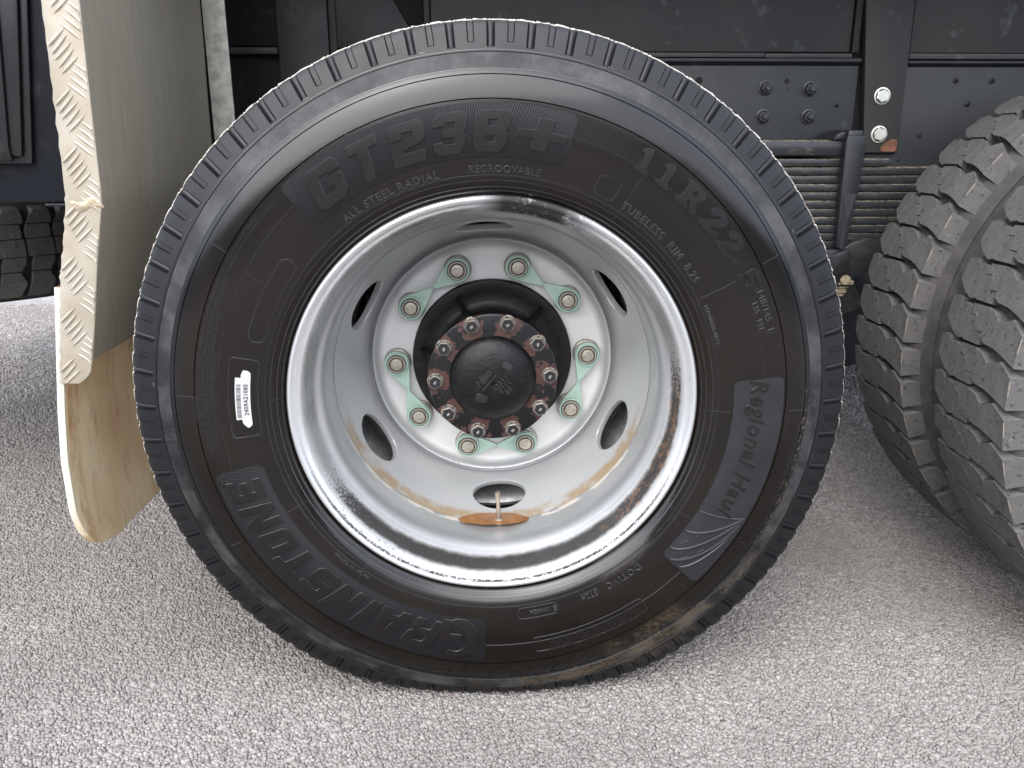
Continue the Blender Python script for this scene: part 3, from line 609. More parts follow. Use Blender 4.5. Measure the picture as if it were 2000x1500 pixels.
for pth, wd_, h_, cl_ in ((rbox(176.9, .3555, .116, .040, .006), .0013, .0010, True), (rbox(152.6, .3460, .128, .023, .0112), .0013, .0010, True), (rbox(63.5, .3455, .030, .026, .005), .0010, .0008, True),
    (rbox(-78.6, .3395, .064, .017, .0082), .0010, .0007, True), (rbox(-64.3, .3398, .031, .012, .004)[14:-4], .0010, .0008, False), (rbox(-67.5, .3945, .186, .0255, .005), .0010, .0009, True),
    ([(-73.9 + .95 * math.cos(2 * math.pi * k / 16), .3403 + .0056 * math.sin(2 * math.pi * k / 16)) for k in range(16)], .0010, .0009, True),
    ([(16.0, .399), (15.7, .404), (15.6, .409), (15.9, .413)], .001, .0008, False), ([(24.9, .399), (25.2, .404), (25.2, .409), (25.0, .413)], .001, .0008, False)):
    b = B(); ridge(b, pth, wd_, h_, closed=cl_); sub('moulded_frame', b, M['line'])
b = B()                                            # moulding whiskers and little vents
for k in range(70):
    t, r = random.uniform(0, 360), random.choice((.3263, .389, .4215, .4545, .484, .3112, .335, .41)) + random.uniform(-.001, .001)
    ridge(b, [(t, r), (t + random.uniform(.05, .3), r + random.uniform(.001, .0035))], .0009, random.uniform(.0008, .0022))
sub('moulding_whiskers', b, M['line'])['kind'] = 'stuff'
# white barcode sticker
b = B(); pill = [(-.0365, -.0015)] + [(-.0365 + .0065 * math.cos(R(a)), .005 - .012 + .0065 * math.sin(R(a))) for a in range(180, 271, 15)] + [(.0365 + .0065 * math.cos(R(a)), -.007 + .0065 * math.sin(R(a))) for a in range(270, 361, 15)] + [(.0430, -.003), (.0365, -.0005), (.0315, -.0005), (.0315, .0070), (-.0300, .0070), (-.0300, -.0005)]
bend(b, poly_bm([pill], .0003, .0001), 177.1, .3590, .0006, .006, 0, .357)
x = -.0275
while x < .0225:
    wd = random.choice((.0005, .0006, .0009, .0014)); bend(b, poly_bm([[(x, -.0008), (x + wd, -.0008), (x + wd, .0052), (x, .0052)]], .0001, 0), 177.1, .3590, .0011, .02, 1, .357); x += wd + random.choice((.0005, .0006, .001))
text(b, '2409A21085', 177.2, .3488, .0082, .0011, .0001, 0, 0, .00025, 1.12, 1)
sub('barcode_sticker', b, [M['white'], M['ink']], smooth=False, label='white barcode sticker on the sidewall')

# ---- rim
RIM = [(.2905, .034), (.2905, .012), (.294, .006), (.2978, .0055), (.2990, .003), (.2988, 0), (.2975, -.0028), (.2950, -.0040), (.2920, -.0030), (.2896, .0002), (.2882, .0035), (.2862, .0058), (.2838, .0082), (.2818, .0115), (.2795, .0165), (.2768, .0225), (.2752, .0285), (.2745, .0350), (.2735, .0420), (.2718, .0490), (.2690, .0560), (.2655, .0620), (.2622, .0680), (.2595, .0750), (.2578, .0840), (.2570, .0970), (.2567, .1150), (.2566, .1300), (.2566, .150), (.2566, .175), (.262, .186), (.266, .205), (.272, .225), (.29, .24), (.30, .245)]
b = B(); b.lathe(RIM, 220); rim = sub('rim', b, M['rim'], wheel, 50, loc=AX)
DP = [(.120, .2835), (.160, .2830), (.1920, .2822), (.1950, .2812), (.1980, .2790), (.2010, .2752), (.2040, .2705), (.2062, .2675), (.2082, .2664), (.2102, .2676), (.2124, .2725), (.2148, .2758), (.2172, .2748), (.2194, .2700), (.2225, .2590), (.2270, .2430), (.2345, .2165), (.2410, .1945), (.2470, .1750), (.2515, .1600), (.2545, .1500), (.2562, .1440)]
dpx = np.array(DP); darc = np.concatenate([[0], np.cumsum(np.hypot(*np.diff(dpx, axis=0).T))])
def disc_at(s): return np.interp(s, darc, dpx[:, 0]), np.interp(s, darc, dpx[:, 1])
def disc_mesh():
    s_h = float(np.interp(.2358, dpx[:, 0], darc)); A_T, A_S = .0490, .0400; rh = .2358; allV = []; allF = []
    svals = np.unique(np.concatenate([darc, np.linspace(0, darc[-1], 34)])); nth = 26; tv = np.linspace(-30, 30, nth)
    hole = [(math.degrees(A_T * math.cos(2 * math.pi * k / 48) / rh), s_h + A_S * math.sin(2 * math.pi * k / 48)) for k in range(48)]
    pts = [Vector((t * .004, s)) for t, s in hole]; edges = [(k, (k + 1) % 48) for k in range(48)]
    for t in tv:
        for s in svals:
            x, yq = t * .004, s
            if ((math.radians(t) * rh) / (A_T + .003)) ** 2 + ((s - s_h) / (A_S + .003)) ** 2 > 1: pts.append(Vector((x, yq)))
    v2, e2, f2, _, _, _ = geometry.delaunay_2d_cdt(pts, edges, [], 0, 1e-7)
    tri = []
    for f in f2:
        c = sum((v2[k] for k in f), Vector((0, 0))) / len(f); t, s = c.x / .004, c.y
        if ((math.radians(t) * rh) / A_T) ** 2 + ((s - s_h) / A_S) ** 2 > .995: tri.append(tuple(f))
    bm = bmesh.new()
    for sec in range(6):
        vs = []
        for q in v2:
            r, y = disc_at(q.y); th = R(32.6 + 60 * sec + q.x / .004); vs.append(bm.verts.new((r * math.cos(th), y, r * math.sin(th))))
        for f in tri:
            try: bm.faces.new([vs[k] for k in f])
            except ValueError: pass
    bmesh.ops.remove_doubles(bm, verts=bm.verts[:], dist=1e-5); bmesh.ops.recalc_face_normals(bm, faces=bm.faces[:])
    if sum(f.normal.y for f in bm.faces if f.calc_center_median().xz.length < .19) > 0: bmesh.ops.reverse_faces(bm, faces=bm.faces[:])
    hl = [e for e in bm.edges if e.is_boundary and .205 < (e.verts[0].co.xz + e.verts[1].co.xz).length / 2 < .2555]
    for d, y, sc in ((.0012, .0005, 1), (.0010, .0022, 1), (.0, .0110, 1)):      # rounded hole lip, then the plate thickness
        r_ = bmesh.ops.extrude_edge_only(bm, edges=hl); nv = [v for v in r_['geom'] if isinstance(v, bmesh.types.BMVert)]
        hl = [e for e in r_['geom'] if isinstance(e, bmesh.types.BMEdge) and all(v in set(nv) for v in e.verts)]
        for v in nv:
            sec = round((math.degrees(math.atan2(v.co.z, v.co.x)) - 32.6) / 60); t = R(32.6 + 60 * sec); hc = Vector((.2358 * math.cos(t), .211, .2358 * math.sin(t)))
            dv = (hc - v.co); dv.normalize(); v.co += dv * d; v.co += Vector((math.cos(t) * .82, .57, math.sin(t) * .82)) * y * .9
    me = bpy.data.meshes.new('wheel_disc'); bm.to_mesh(me); bm.free(); me.materials.append(M['disc'])
    me.polygons.foreach_set('use_smooth', [True] * len(me.polygons)); me.set_sharp_from_angle(angle=R(55)); return me
disc = link('wheel_disc', disc_mesh(), wheel, AX)
# ---- hub
b = B(); b.lathe([(.120, .284), (.1392, .2815), (.1402, .276), (.1398, .268), (.1380, .2640), (.1340, .2632), (.120, .2655), (.104, .2665), (.092, .262), (.083, .248), (.080, .225), (.080, .200), (.084, .178), (.092, .163), (.1005, .1580), (.1030, .1545), (.1030, .1500), (.08, .1500)], 128)
hub = sub('hub', b, M['hub'], wheel, 40, loc=AX)
for a in (118, 172, 234, 298, 341, 47):
    b = B(); bm = bmesh.new(); P = [(.070, .262), (.128, .2625), (.106, .232), (.098, .185), (.0985, .158), (.070, .158)]; t = R(a)
    for s in (-1, 1):
        for r, y in P: wv = s * (.0045 + (.006 if r < .1 and y < .2 else 0)); bm.verts.new((r * math.cos(t) - wv * math.sin(t), y, r * math.sin(t) + wv * math.cos(t)))
    bm.verts.ensure_lookup_table(); v = bm.verts; bm.faces.new(v[:6]); bm.faces.new(v[6:][::-1])
    for k in range(6): bm.faces.new((v[k], v[6 + k], v[6 + (k + 1) % 6], v[(k + 1) % 6]))
    bmesh.ops.recalc_face_normals(bm, faces=bm.faces[:]); bmesh.ops.bevel(bm, geom=bm.edges[:], offset=.002, segments=2, affect='EDGES'); b.bm(bm); sub('hub_rib', b, M['hub'], hub)
BA = 2.637
b = B(); b.lathe([(.095, .1510), (.1045, .1505), (.1053, .1488), (.1053, .1452), (.1045, .1432), (.1025, .1425), (.060, .1425)], 128); sub('axle_flange', b, M['flake'], hub, 30)
CAPP = [(.0705, .1430), (.0702, .1385), (.0690, .1345), (.0665, .1312), (.0620, .1278), (.055, .1240), (.046, .1205), (.036, .1180), (.025, .1166), (.012, .1160), (.0042, .1158), (.0036, .1170), (.0030, .1215), (.0001, .1220)]
b = B(); b.lathe(CAPP, 96); cap = sub('hub_cap', b, M['hub'], hub, 40)
cpr = np.array([p[0] for p in CAPP[:11]])[::-1]; cpy = np.array([p[1] for p in CAPP[:11]])[::-1]
def on_cap(dst, bm, cx, cz, rot, mi=0):
    bm.verts.index_update(); P = np.array([v.co[:] for v in bm.verts]); F = [[v.index for v in f.verts] for f in bm.faces]; bm.free(); c, s = math.cos(R(rot)), math.sin(R(rot))
    X = cx + P[:, 0] * c - P[:, 1] * s; Z = cz + P[:, 0] * s + P[:, 1] * c; dst.add(np.stack([X, np.interp(np.hypot(X, Z), cpr, cpy) - .0005 - P[:, 2], Z], -1), F, mi)
b = B()
on_cap(b, font_bm('Hino', .0165, .0012, .0005, .35, .0006, .95), -.011, .0025, 50)
on_cap(b, poly_bm([[(-.017, -.0015), (.017, -.0015), (.017, .0008), (-.017, .0008)]], .0012, .0004), -.0055, -.0005, 50)
for tx, dx, dz in (('42311', .0150, -.0035), ('3711', .0225, -.0095), ('30', .0285, -.0165)): on_cap(b, font_bm(tx, .0105, .0010, .0004, 0, .0003, 1.2), dx, dz, 49)
on_cap(b, poly_bm([chaikin([(-.008, -.005), (.008, -.005), (.008, .005), (-.008, .005)], 2, .15)], .0016, .0006), .0240, .0265, -27)
on_cap(b, poly_bm([chaikin([(-.009, -.006), (.009, -.006), (.009, .006), (-.009, .006)], 2, .15)], .0016, .0006), -.0180, -.0270, -18)
sub('cast_lettering', b, M['hub_mark'], cap if False else hub)
# ---- flange bolts
bm = bmesh.new()
def hexprism(dst, rc, y0, y1, ch, n=6, rot=0.0, mi=0):
    dst.lathe([(rc, y0), (rc, y1 + ch), (rc - ch * 1.4, y1), (.0001, y1)], n, mi, a0=rot); return dst
bb = B(); bb.lathe([(.0138, .0125), (.0138, .0105), (.0128, .0100), (.0128, .0075), (.0116, .0070), (.006, .0070)], 28); hexprism(bb, .0118, .0085, -.0030, .0012)
bolt_me = bb.mesh('flange_bolt', M['bolt'], True, 25)
tb = B(); t_ = font_bm('8', .0080, .0003, .0001, 0, .0000)
t_.verts.index_update(); P = [v.co.copy() for v in t_.verts]; tb.add([(p.x, -.0032 - p.z, p.y - .0029) for p in P], [[v.index for v in f.verts] for f in t_.faces]); t_.free(); dig_me = tb.mesh('bolt_mark', M['mark_white'], False)
for k in range(10):
    t = R(BA + 36 * k); o = link('flange_bolt', bolt_me, wheel, (.0928 * math.cos(t), .1340, ZC + .0928 * math.sin(t)), (0, random.uniform(0, 1.0), 0)); link('bolt_mark', dig_me, o)
# ---- wheel nuts with green pointers
NA = 2.425; NR = .1675
nb = B(); nb.lathe([(.0236, .0305), (.0240, .0275), (.0238, .0225), (.0225, .0212), (.0205, .0205)], 40, 2); nb.lathe([(.0178, .0215), (.0178, .0120), (.0160, .0100), (.0160, .0030), (.0154, .0014), (.0146, .0006), (.0132, .0006), (.0128, .0016)], 36, 0); nb.lathe([(.0128, .0016), (.0122, .0040), (.0110, .0040)], 36, 1)
nut_me = nb.mesh('wheel_nut', [M['nut'], M['gap'], M['washer']], True, 35)
sb = B(); sb.lathe([(.0112, .0060), (.0112, .0008), (.0100, -.0006), (.0075, -.0012), (.0001, -.0013)], 32)
t_ = font_bm('R', .0110, .0002, .0001, 0, .0002); t_.verts.index_update(); sb.add([(v.co.x, -.0014 - v.co.z, v.co.y - .0038) for v in t_.verts], [[v.index for v in f.verts] for f in t_.faces]); t_.free()
stud_me = sb.mesh('stud', M['stud'], True, 35)
ro_, ri_, ap = .0212, .0170, .0530
ib = B(); out = []
al = math.acos(ro_ / ap)
for k in range(41): a = al + (2 * math.pi - 2 * al) * k / 40; out.append((ro_ * math.cos(a), ro_ * math.sin(a)))
out += [(ap - .001, -.0012), (ap, 0), (ap - .001, .0012)]
inn = [((ri_ + (.0007 if k % 2 else -.0006)) * math.cos(2 * math.pi * k / 48), (ri_ + (.0007 if k % 2 else -.0006)) * math.sin(2 * math.pi * k / 48)) for k in range(48)]
pb = poly_bm([out, inn], .0026, .0006); pb.verts.index_update(); ib.add([(v.co.x, .0095 - v.co.z, v.co.y) for v in pb.verts], [[v.index for v in f.verts] for f in pb.faces]); pb.free()
ib.lathe([(ro_ - .0003, .0120), (ro_ - .0006, .0035), (ro_ - .0012, .0022), (ri_ + .0012, .0018), (ri_ + .0004, .0030)], 48)
ind_me = ib.mesh('nut_pointer', M['green'], True, 40)
pairs = {0: 9, 1: 2, 2: 1, 3: 4, 4: 3, 5: 6, 6: 5, 7: 8, 8: 7, 9: 0}
cen = [Vector((NR * math.cos(R(NA + 36 * k)), NR * math.sin(R(NA + 36 * k)))) for k in range(10)]
for k in range(10):
    o = link('wheel_nut', nut_me, wheel, (cen[k].x, .2525, ZC + cen[k].y)); link('stud', stud_me, o, (0, 0, 0), (0, random.uniform(0, 6), 0))
    d = cen[pairs[k]] - cen[k]; link('nut_pointer', ind_me, o, (0, 0, 0), (0, -math.atan2(d.y, d.x) + random.uniform(-.05, .05), 0))
# ---- valve, rusty water, brake drum, inner wheel
b = B(); a_, c_ = Vector((.009, .137, -.2525)), Vector((.0068, .130, -.196)); q = (c_ - a_).to_track_quat('Z', 'Y').to_matrix().to_4x4(); q.translation = a_
bm = bmesh.new(); L = (c_ - a_).length
for r1, r2, z0, z1 in ((.0095, .006, -.002, .006), (.0036, .0034, .005, L - .014), (.0044, .0042, L - .014, L)):
    bmesh.ops.create_cone(bm, cap_ends=True, segments=18, radius1=r1, radius2=r2, depth=z1 - z0, matrix=Matrix.Translation((0, 0, (z0 + z1) / 2)))
b.bm(bm, 0, q); sub('valve_stem', b, M['valve'], wheel, 40, loc=AX)
b = B(); N = 40; up = []; lo = []
for k in range(N + 1):
    x = -.061 + .122 * k / N; e = math.sqrt(max(0, 1 - (x / .061) ** 2)); wob = .0012 * math.sin(k * .5)
    up.append((x, .141 - (.024 + wob) * e ** .8, -.2490)); lo.append((x, .141 + .022 * e ** .8, -.2490))
b.add(up + lo, [(k, k + 1, N + 2 + k, N + 1 + k) for k in range(N)]); sub('rusty_water', b, M['puddle'], wheel, loc=AX)
b = B(); b.lathe([(.10, .296), (.200, .300), (.212, .304), (.214, .325), (.208, .335), (.208, .47), (.10, .48)], 96); sub('brake_drum', b, M['steel_dusty'], wheel, loc=AX)
b = B(); b.lathe([(.13, .295), (.20, .297), (.212, .315), (.24, .40), (.252, .44)], 72); b.lathe([(.2545, .590), (.252, .44), (.2545, .345), (.268, .335), (.274, .315), (.2835, .302), (.292, .297), (.2985, .300), (.299, .306), (.29, .31), (.285, .33), (.285, .57)], 96); sub('inner_rim', b, M['inner_rim'], wheel, loc=AX)
b = B(); b.lathe([(.2985, .305), (.305, .313), (.34, .323), (.39, .328), (.44, .334), (.48, .342), (.51, .347), (.5225, .358), (.5235, .40), (.5235, .54), (.522, .566), (.49, .585), (.42, .602), (.36, .60), (.30, .58)], 140); me = b.mesh('inner_tyre', M['dark_rubber'], True, 40)
co_ = squash([v.co[:] for v in me.vertices]); me.vertices.foreach_set('co', co_.astype(np.float32).ravel()); link('inner_tyre', me, wheel, AX)

# ------------------------------------------------------------------ block-tread tyres
RT = .5235; PN = 49; PITCH = 2 * math.pi * RT / PN
def rtop(w): return RT - .0045 * ((w - .103) / .103) ** 2
BL = {
 'E': [(0, .040), (.030, .012), (.058, .030), (.058, .088), (.030, .099), (0, .115)],
 'D': [(.0602, .027), (.078, .008), (.0938, .005), (.0938, .077), (.078, .087), (.0602, .089)],
 'C': [(.0956, .003), (.1370, .005), (.1370, .030), (.1200, .0305), (.1200, .0322), (.1370, .0329), (.1370, .0940), (.0956, .0940), (.0956, .066), (.112, .0655), (.112, .0640), (.0956, .0631)],
 'B': [(.1388, .011), (.1560, .008), (.1724, .012), (.1724, .087), (.1560, .097), (.1388, .092)],
 'A': [(.1742, .000), (.190, -.002), (.2060, .003), (.2060, .056), (.190, .072), (.1742, .087)]}
def block_arrays(key, cyl_n=1):
    poly = BL[key]; V = []; F = []
    ins = [(sum(p[0] for p in poly) / len(poly)), (sum(p[1] for p in poly) / len(poly))]
    def pt(wv, s, r): a = s * (PITCH / .098) / RT; return (r * math.cos(a), wv, r * math.sin(a))
    n = len(poly)
    notch = key == 'C'
    f1 = 1 if notch else .972
    for wv, s in poly: V.append(pt(ins[0] + (wv - ins[0]) * f1, ins[1] + (s - ins[1]) * f1, rtop(wv)))
    for wv, s in poly: V.append(pt(wv, s, rtop(wv) - (.0002 if notch else .0013)))
    for wv, s in poly:
        if key == 'E' and wv < .001: V.append(pt(-.011, s, .468))
        elif key == 'E' and wv < .04: V.append(pt(wv, s, .500))
        elif key == 'A' and wv > .205: V.append(pt(.217, s, .470))
        else: V.append(pt(wv, s, .502))
    F.append(tuple(range(n)))
    for L in (0, 1):
        for k in range(n): F.append((L * n + k, (L + 1) * n + k, (L + 1) * n + (k + 1) % n, L * n + (k + 1) % n))
    I = [0] * len(F)
    if key == 'E':
        I[1 + 5] = 1
    return V, F, I
def fix(me):
    bm = bmesh.new(); bm.from_mesh(me); bmesh.ops.recalc_face_normals(bm, faces=bm.faces[:]); bm.to_mesh(me); bm.free(); return me
BM_ = {}
for k in BL: V_, F_, I_ = block_arrays(k); BM_[k] = fix(mesh('tread_block', V_, F_, [M['dry'], M['worn']], I_, False))
def block_tyre(parent, loc, rot0, a_from, a_to, mat_c, rest=True, flip=False, extra_label=None):
    """carcass + separately pickable tread blocks; angles in degrees about the tyre's own axis (Y)."""
    b = B(); side = [(.2985, .012), (.305, .002), (.33, -.012), (.37, -.021), (.41, -.024), (.44, -.0215), (.4655, -.0155), (.4675, -.0175), (.4695, -.0145), (.482, -.009), (.495, -.002), (.5035, .006)]
    pf = side + [(.5045, .02), (.5055, .10), (.5045, .186)] + [(r, .206 - y) for r, y in side[::-1]]
    b.lathe(pf, 136); ty = link('tyre', b.mesh('tyre', mat_c, True, 50), parent, loc, rot0)
    far = B()
    for k in range(PN):
        a = k * 360 / PN; a_n = (a + 5) % 360
        if a_from <= a_n <= a_to:
            for key in BL: link('tread_block', BM_[key], ty, (0, 0, 0), (0, -R(a), 0))
        elif rest:
            mt = Matrix.Rotation(-R(a), 3, 'Y')
            for key in BL:
                V, F, I_ = block_arrays(key); far.add([mt @ Vector(v) for v in V], F)
    if rest: link('tread_blocks', fix(far.mesh('tread_blocks', M['dry'], False)), ty)['kind'] = 'stuff'
    return ty
dual = empty('dual_wheel', (1.30, 0, 0), 'pair of dusty grey lug tyres side by side at the right edge', 'wheel')
DPX = (0, .030, ZC); a_off = R(3.0)
t1 = block_tyre(dual, (0, .030, ZC), (0, R(2), 0), 105, 262, M['carcass'])
t2 = block_tyre(dual, (0, .362, ZC), (0, R(5), 0), 95, 262, M['carcass'])
b = B(); b.lathe([(r, y + .03) for r, y in RIM[1:]], 96); b.lathe([(.02, .30), (.20, .30), (.215, .29), (.2565, .175)], 96); sub('rim', b, M['rim'], dual, loc=AX)
b = B(); b.lathe([(.01, .15), (.07, .15), (.10, .17), (.10, .30), (.13, .30)], 48); sub('hub', b, M['hub'], dual, loc=AX)

# spare wheel slung flat under the chassis
spare = empty('spare_wheel', (-1.50, 1.27, .49), 'dark spare tyre slung flat under the chassis at the left edge', 'wheel')
st = block_tyre(spare, (0, 0, .010), (R(90), 0, 0), 20, 160, M['dark_rubber'], False)

# ------------------------------------------------------------------ mudguard
guard = empty('mudguard', (-.58, .09, .2), 'dirty aluminium checker plate mudguard with stained pale flap left of the tyre', 'mudguard')
gl = Vector((-.58, .09, .2))
def gsub(name, b, mats, ang=30, smooth=True, parent=None, label=None):
    b.v = [(x - gl.x, y - gl.y, z - gl.z) for x, y, z in b.v]
    return sub(name, b, mats, parent or guard, ang, smooth, label=label)
FR = [(-.5555, 1.25), (-.5565, 1.053), (-.559, .968), (-.561, .880), (-.5625, .800), (-.564, .782), (-.571, .750), (-.583, .692), (-.600, .599), (-.611, .545), (-.616, .527), (-.628, .515), (-.640, .508), (-.6635, .5105)]
FL = [(-.606, 1.25), (-.6065, 1.053), (-.6075, .988), (-.610, .901), (-.6115, .831), (-.614, .784), (-.627, .722), (-.638, .677), (-.650, .599), (-.657, .555), (-.6635, .5105)]
zs = np.concatenate([np.linspace(1.25, .80, 30), np.linspace(.795, .5115, 46)])
xl = np.interp(zs, [p[1] for p in FL][::-1], [p[0] for p in FL][::-1]); xr = np.interp(zs, [p[1] for p in FR[:12]][::-1], [p[0] for p in FR[:12]][::-1])
xr = np.where(zs < .512, -.634, xr)
b = B(); V = []; F = []
for i, z in enumerate(zs):
    wv = .0009 * math.sin(z * 230) + .0006 * math.sin(z * 610 + 1)
    V += [(xl[i] - .004 + wv, .104, z), (xl[i] - .0035 + wv, .0935, z), (xl[i] + .001 + wv, .0905, z), (xl[i] + .014, .0895, z), (xr[i] - .003, .0890, z), (xr[i] - .0008, .0894, z), (xr[i], .0905, z), (xr[i] - .001, .0925, z)]
for i in range(len(zs) - 1): F += [(i * 8 + j, i * 8 + j + 1, i * 8 + j + 9, i * 8 + j + 8) for j in range(7)]
n = (len(zs) - 1) * 8; F.append(tuple(n + j for j in range(8)))
b.add(V, F); plate = gsub('checker_plate', b, M['checker'])
b = B()
def bar(cx, cz, ang, L, wd, h):
    c, s = math.cos(R(ang)), math.sin(R(ang)); lim = lambda x, z: (min(max(x, np.interp(z, zs[::-1], xl[::-1]) - .003), np.interp(z, zs[::-1], xr[::-1]) - .0015), .0888, z)
    pts = [(-L / 2, 0), (-L * .25, wd * .42), (0, wd / 2), (L * .25, wd * .42), (L / 2, 0), (L * .25, -wd * .42), (0, -wd / 2), (-L * .25, -wd * .42)]
    v = [lim(cx + x * c - y * s, cz + x * s + y * c) for x, y in pts]; top = [lim(cx + x * c, cz + x * s) for x in (-L * .3, 0, L * .3)]
    v += [(x, y - h, z) for x, y, z in top]
    b.add(v, [(0, 1, 8), (1, 2, 9, 8), (2, 3, 10, 9), (3, 4, 10), (4, 5, 10), (5, 6, 9, 10), (6, 7, 8, 9), (7, 0, 8)])
z = 1.22; k = 0
while z > .50:
    xa = np.interp(z, zs[::-1], xl[::-1]); xb = np.interp(z, zs[::-1], xr[::-1])
    sl_ = 0 if z > .79 else -.2
    for j in range(5):
        zz = z - (j - 2) * .0088
        if zz > .518: bar(xa + .019 + (j - 2) * .0036, zz, 40 + (6 if j % 2 else 2), .036, .0050, .0011)
    for j in range(4):
        zz = z - .038 - (j - 1.5) * .0088
        if zz > .524: bar(xb - .005 - (j - 1.5) * .0048 - .006, zz, -40, .036, .0050, .0011)
    z -= .0775
gsub('raised_pattern', b, M['checker'], parent=None)
pat = guard.children[-1]; pat.parent = plate; pat['kind'] = 'stuff'
b = B(); V = []; F = []; zp = [p[1] for p in FR[:11]]; xp = [p[0] for p in FR[:11]]
zq = np.concatenate([[1.25], np.linspace(1.2, .80, 12), np.linspace(.79, .548, 18)]); xq = np.interp(zq, zp[::-1], xp[::-1])
ys = np.linspace(.0925, .616, 12)
for i, z in enumerate(zq):
    for y in ys: V.append((xq[i] - .001 + .0025 * math.sin(y * 9 + z * 5) * min(1, (y - .09) * 4), y, z - (.0 if z > .56 else 0)))
m = len(ys)
for i in range(len(zq) - 1): F += [(i * m + j, i * m + j + 1, (i + 1) * m + j + 1, (i + 1) * m + j) for j in range(m - 1)]
n0 = len(V); V += [(x - .0035, y, z) for x, y, z in V]; F += [tuple(k + n0 for k in f[::-1]) for f in F]
e = (len(zq) - 1) * m; F += [(e + j, e + j + 1, n0 + e + j + 1, n0 + e + j) for j in range(m - 1)]
b.add(V, F); gsub('side_sheet', b, M['panel'])
b = B(); b.box(-.557, -.513, .6165, .6205, .50, 1.25, 0, .0008); gsub('rear_lip', b, M['lip'])
b = B(); zf = np.linspace(.66, .195, 34); xf = np.interp(zf, [.19, .255, .293, .382, .468, .55, .61, .66], [-.668, -.672, -.6745, -.6745, -.6665, -.656, -.648, -.642]); V = []; F = []
ncol = 26; rc = .11
for i, z in enumerate(zf):
    dz = z - .195; y0 = .0935 + (rc - math.sqrt(max(0, rc * rc - (rc - dz) ** 2)) if dz < rc else 0)
    for j in range(ncol): y = y0 + (.62 - y0) * (j / (ncol - 1)) ** 1.6; V.append((xf[i] + .010 * ((y - .0935) / .5) - .004 * math.sin((y - .09) * 6), y, z))
for i in range(len(zf) - 1): F += [(i * ncol + j, i * ncol + j + 1, (i + 1) * ncol + j + 1, (i + 1) * ncol + j) for j in range(ncol - 1)]
n0 = len(V); V += [(x - .011, y + .0005, z) for x, y, z in V]; F0 = list(F); F += [tuple(k + n0 for k in f[::-1]) for f in F0]
F += [(i * ncol, (i + 1) * ncol, n0 + (i + 1) * ncol, n0 + i * ncol) for i in range(len(zf) - 1)]; e = (len(zf) - 1) * ncol; F += [(e + j, e + j + 1, n0 + e + j + 1, n0 + e + j) for j in range(ncol - 1)]
b.add(V, F); fl = gsub('mud_flap', b, M['flap'], 50); bm = bmesh.new(); bm.from_mesh(fl.data); bmesh.ops.recalc_face_normals(bm, faces=bm.faces[:]); bm.to_mesh(fl.data); bm.free()
b = B(); mt = Matrix.Translation((-.600, .345, .585)) @ Matrix.Rotation(R(90), 4, 'Y'); bm = bmesh.new(); bmesh.ops.create_cone(bm, cap_ends=True, segments=6, radius1=.0085, radius2=.008, depth=.012); bmesh.ops.create_cone(bm, cap_ends=True, segments=14, radius1=.004, radius2=.0038, depth=.018, matrix=Matrix.Translation((0, 0, .014))); bmesh.ops.create_cone(bm, cap_ends=True, segments=20, radius1=.012, radius2=.012, depth=.003, matrix=Matrix.Translation((0, 0, -.005))); b.bm(bm, 0, mt); gsub('guard_bolt', b, M['rust'])
b = B(); bm = bmesh.new(); bmesh.ops.create_icosphere(bm, subdivisions=4, radius=1)
for v in bm.verts:
    nz = 1 + .10 * math.sin(v.co.x * 5 + 2) * math.cos(v.co.z * 4); v.co = Vector((-.586 + v.co.x * .0235 * nz, .0895 + v.co.y * .0022 * nz, .781 + v.co.z * .0080 * nz + .004 * math.sin(v.co.x * 4)))
b.bm(bm); gsub('weld_seam', b, M['weld'])

# ------------------------------------------------------------------ truck chassis
truck = empty('truck_chassis', (0, .8, 0), 'black and navy truck chassis side with bolted rails and leaf spring behind the tyre', 'truck')
tl = Vector((0, .8, 0))
def tsub(name, b, mats, ang=30, smooth=True, parent=None, label=None):
    b.v = [(x - tl.x, y - tl.y, z - tl.z) for x, y, z in b.v]; return sub(name, b, mats, parent or truck, ang, smooth, label=label)
def tbox(name, x0, x1, y0, y1, z0, z1, m, c=.002, label=None, parent=None):
    b = B(); b.box(x0, x1, y0, y1, z0, z1, 0, c); return tsub(name, b, M[m], label=label, parent=parent)
Y0 = .80
tbox('frame_rail', .33, .8230, Y0, Y0 + .02, .70, 1.026, 'navy'); tbox('frame_rail', -.95, .3285, Y0 + .004, Y0 + .02, .62, 1.030, 'bay_shade'); tbox('frame_rail', .8600, 2.4, Y0 + .002, Y0 + .02, .62, 1.024, 'navy')
b = B(); b.prism([(Y0 + .001, 1.026), (Y0 - .012, 1.034), (Y0 - .012, 1.040), (Y0 + .02, 1.040), (Y0 + .02, 1.026)], 'x', .33, .822); tsub('rail_flange', b, M['navy'])
b = B(); b.prism([(Y0 + .002, 1.024), (Y0 - .010, 1.031), (Y0 - .010, 1.036), (Y0 + .02, 1.036), (Y0 + .02, 1.024)], 'x', .9285, 2.4); tsub('rail_flange', b, M['navy'])
tbox('rail_ledge', .33, .6065, Y0 - .008, Y0 + .02, 1.0425, 1.0520, 'ledge'); tbox('rail_ledge', .6080, .8020, Y0 - .008, Y0 + .02, 1.0415, 1.0510, 'ledge'); tbox('rail_ledge', .930, 2.4, Y0 - .008, Y0 + .02, 1.0395, 1.0515, 'ledge', label='ledge with scraped pale paint')
tbox('side_plate', -.126, .800, Y0 + .004, Y0 + .02, 1.0545, 1.32, 'plate'); tbox('side_plate', .9345, 2.4, Y0 + .004, Y0 + .02, 1.0535, 1.32, 'plate')
b = B(); b.prism([(.8175, 1.32), (.8185, 1.156), (.8495, .840), (.9285, .840), (.9255, 1.156), (.9255, 1.32)], 'y', Y0 - .012, Y0 + .01, 0, .0015); tsub('post', b, M['post'])
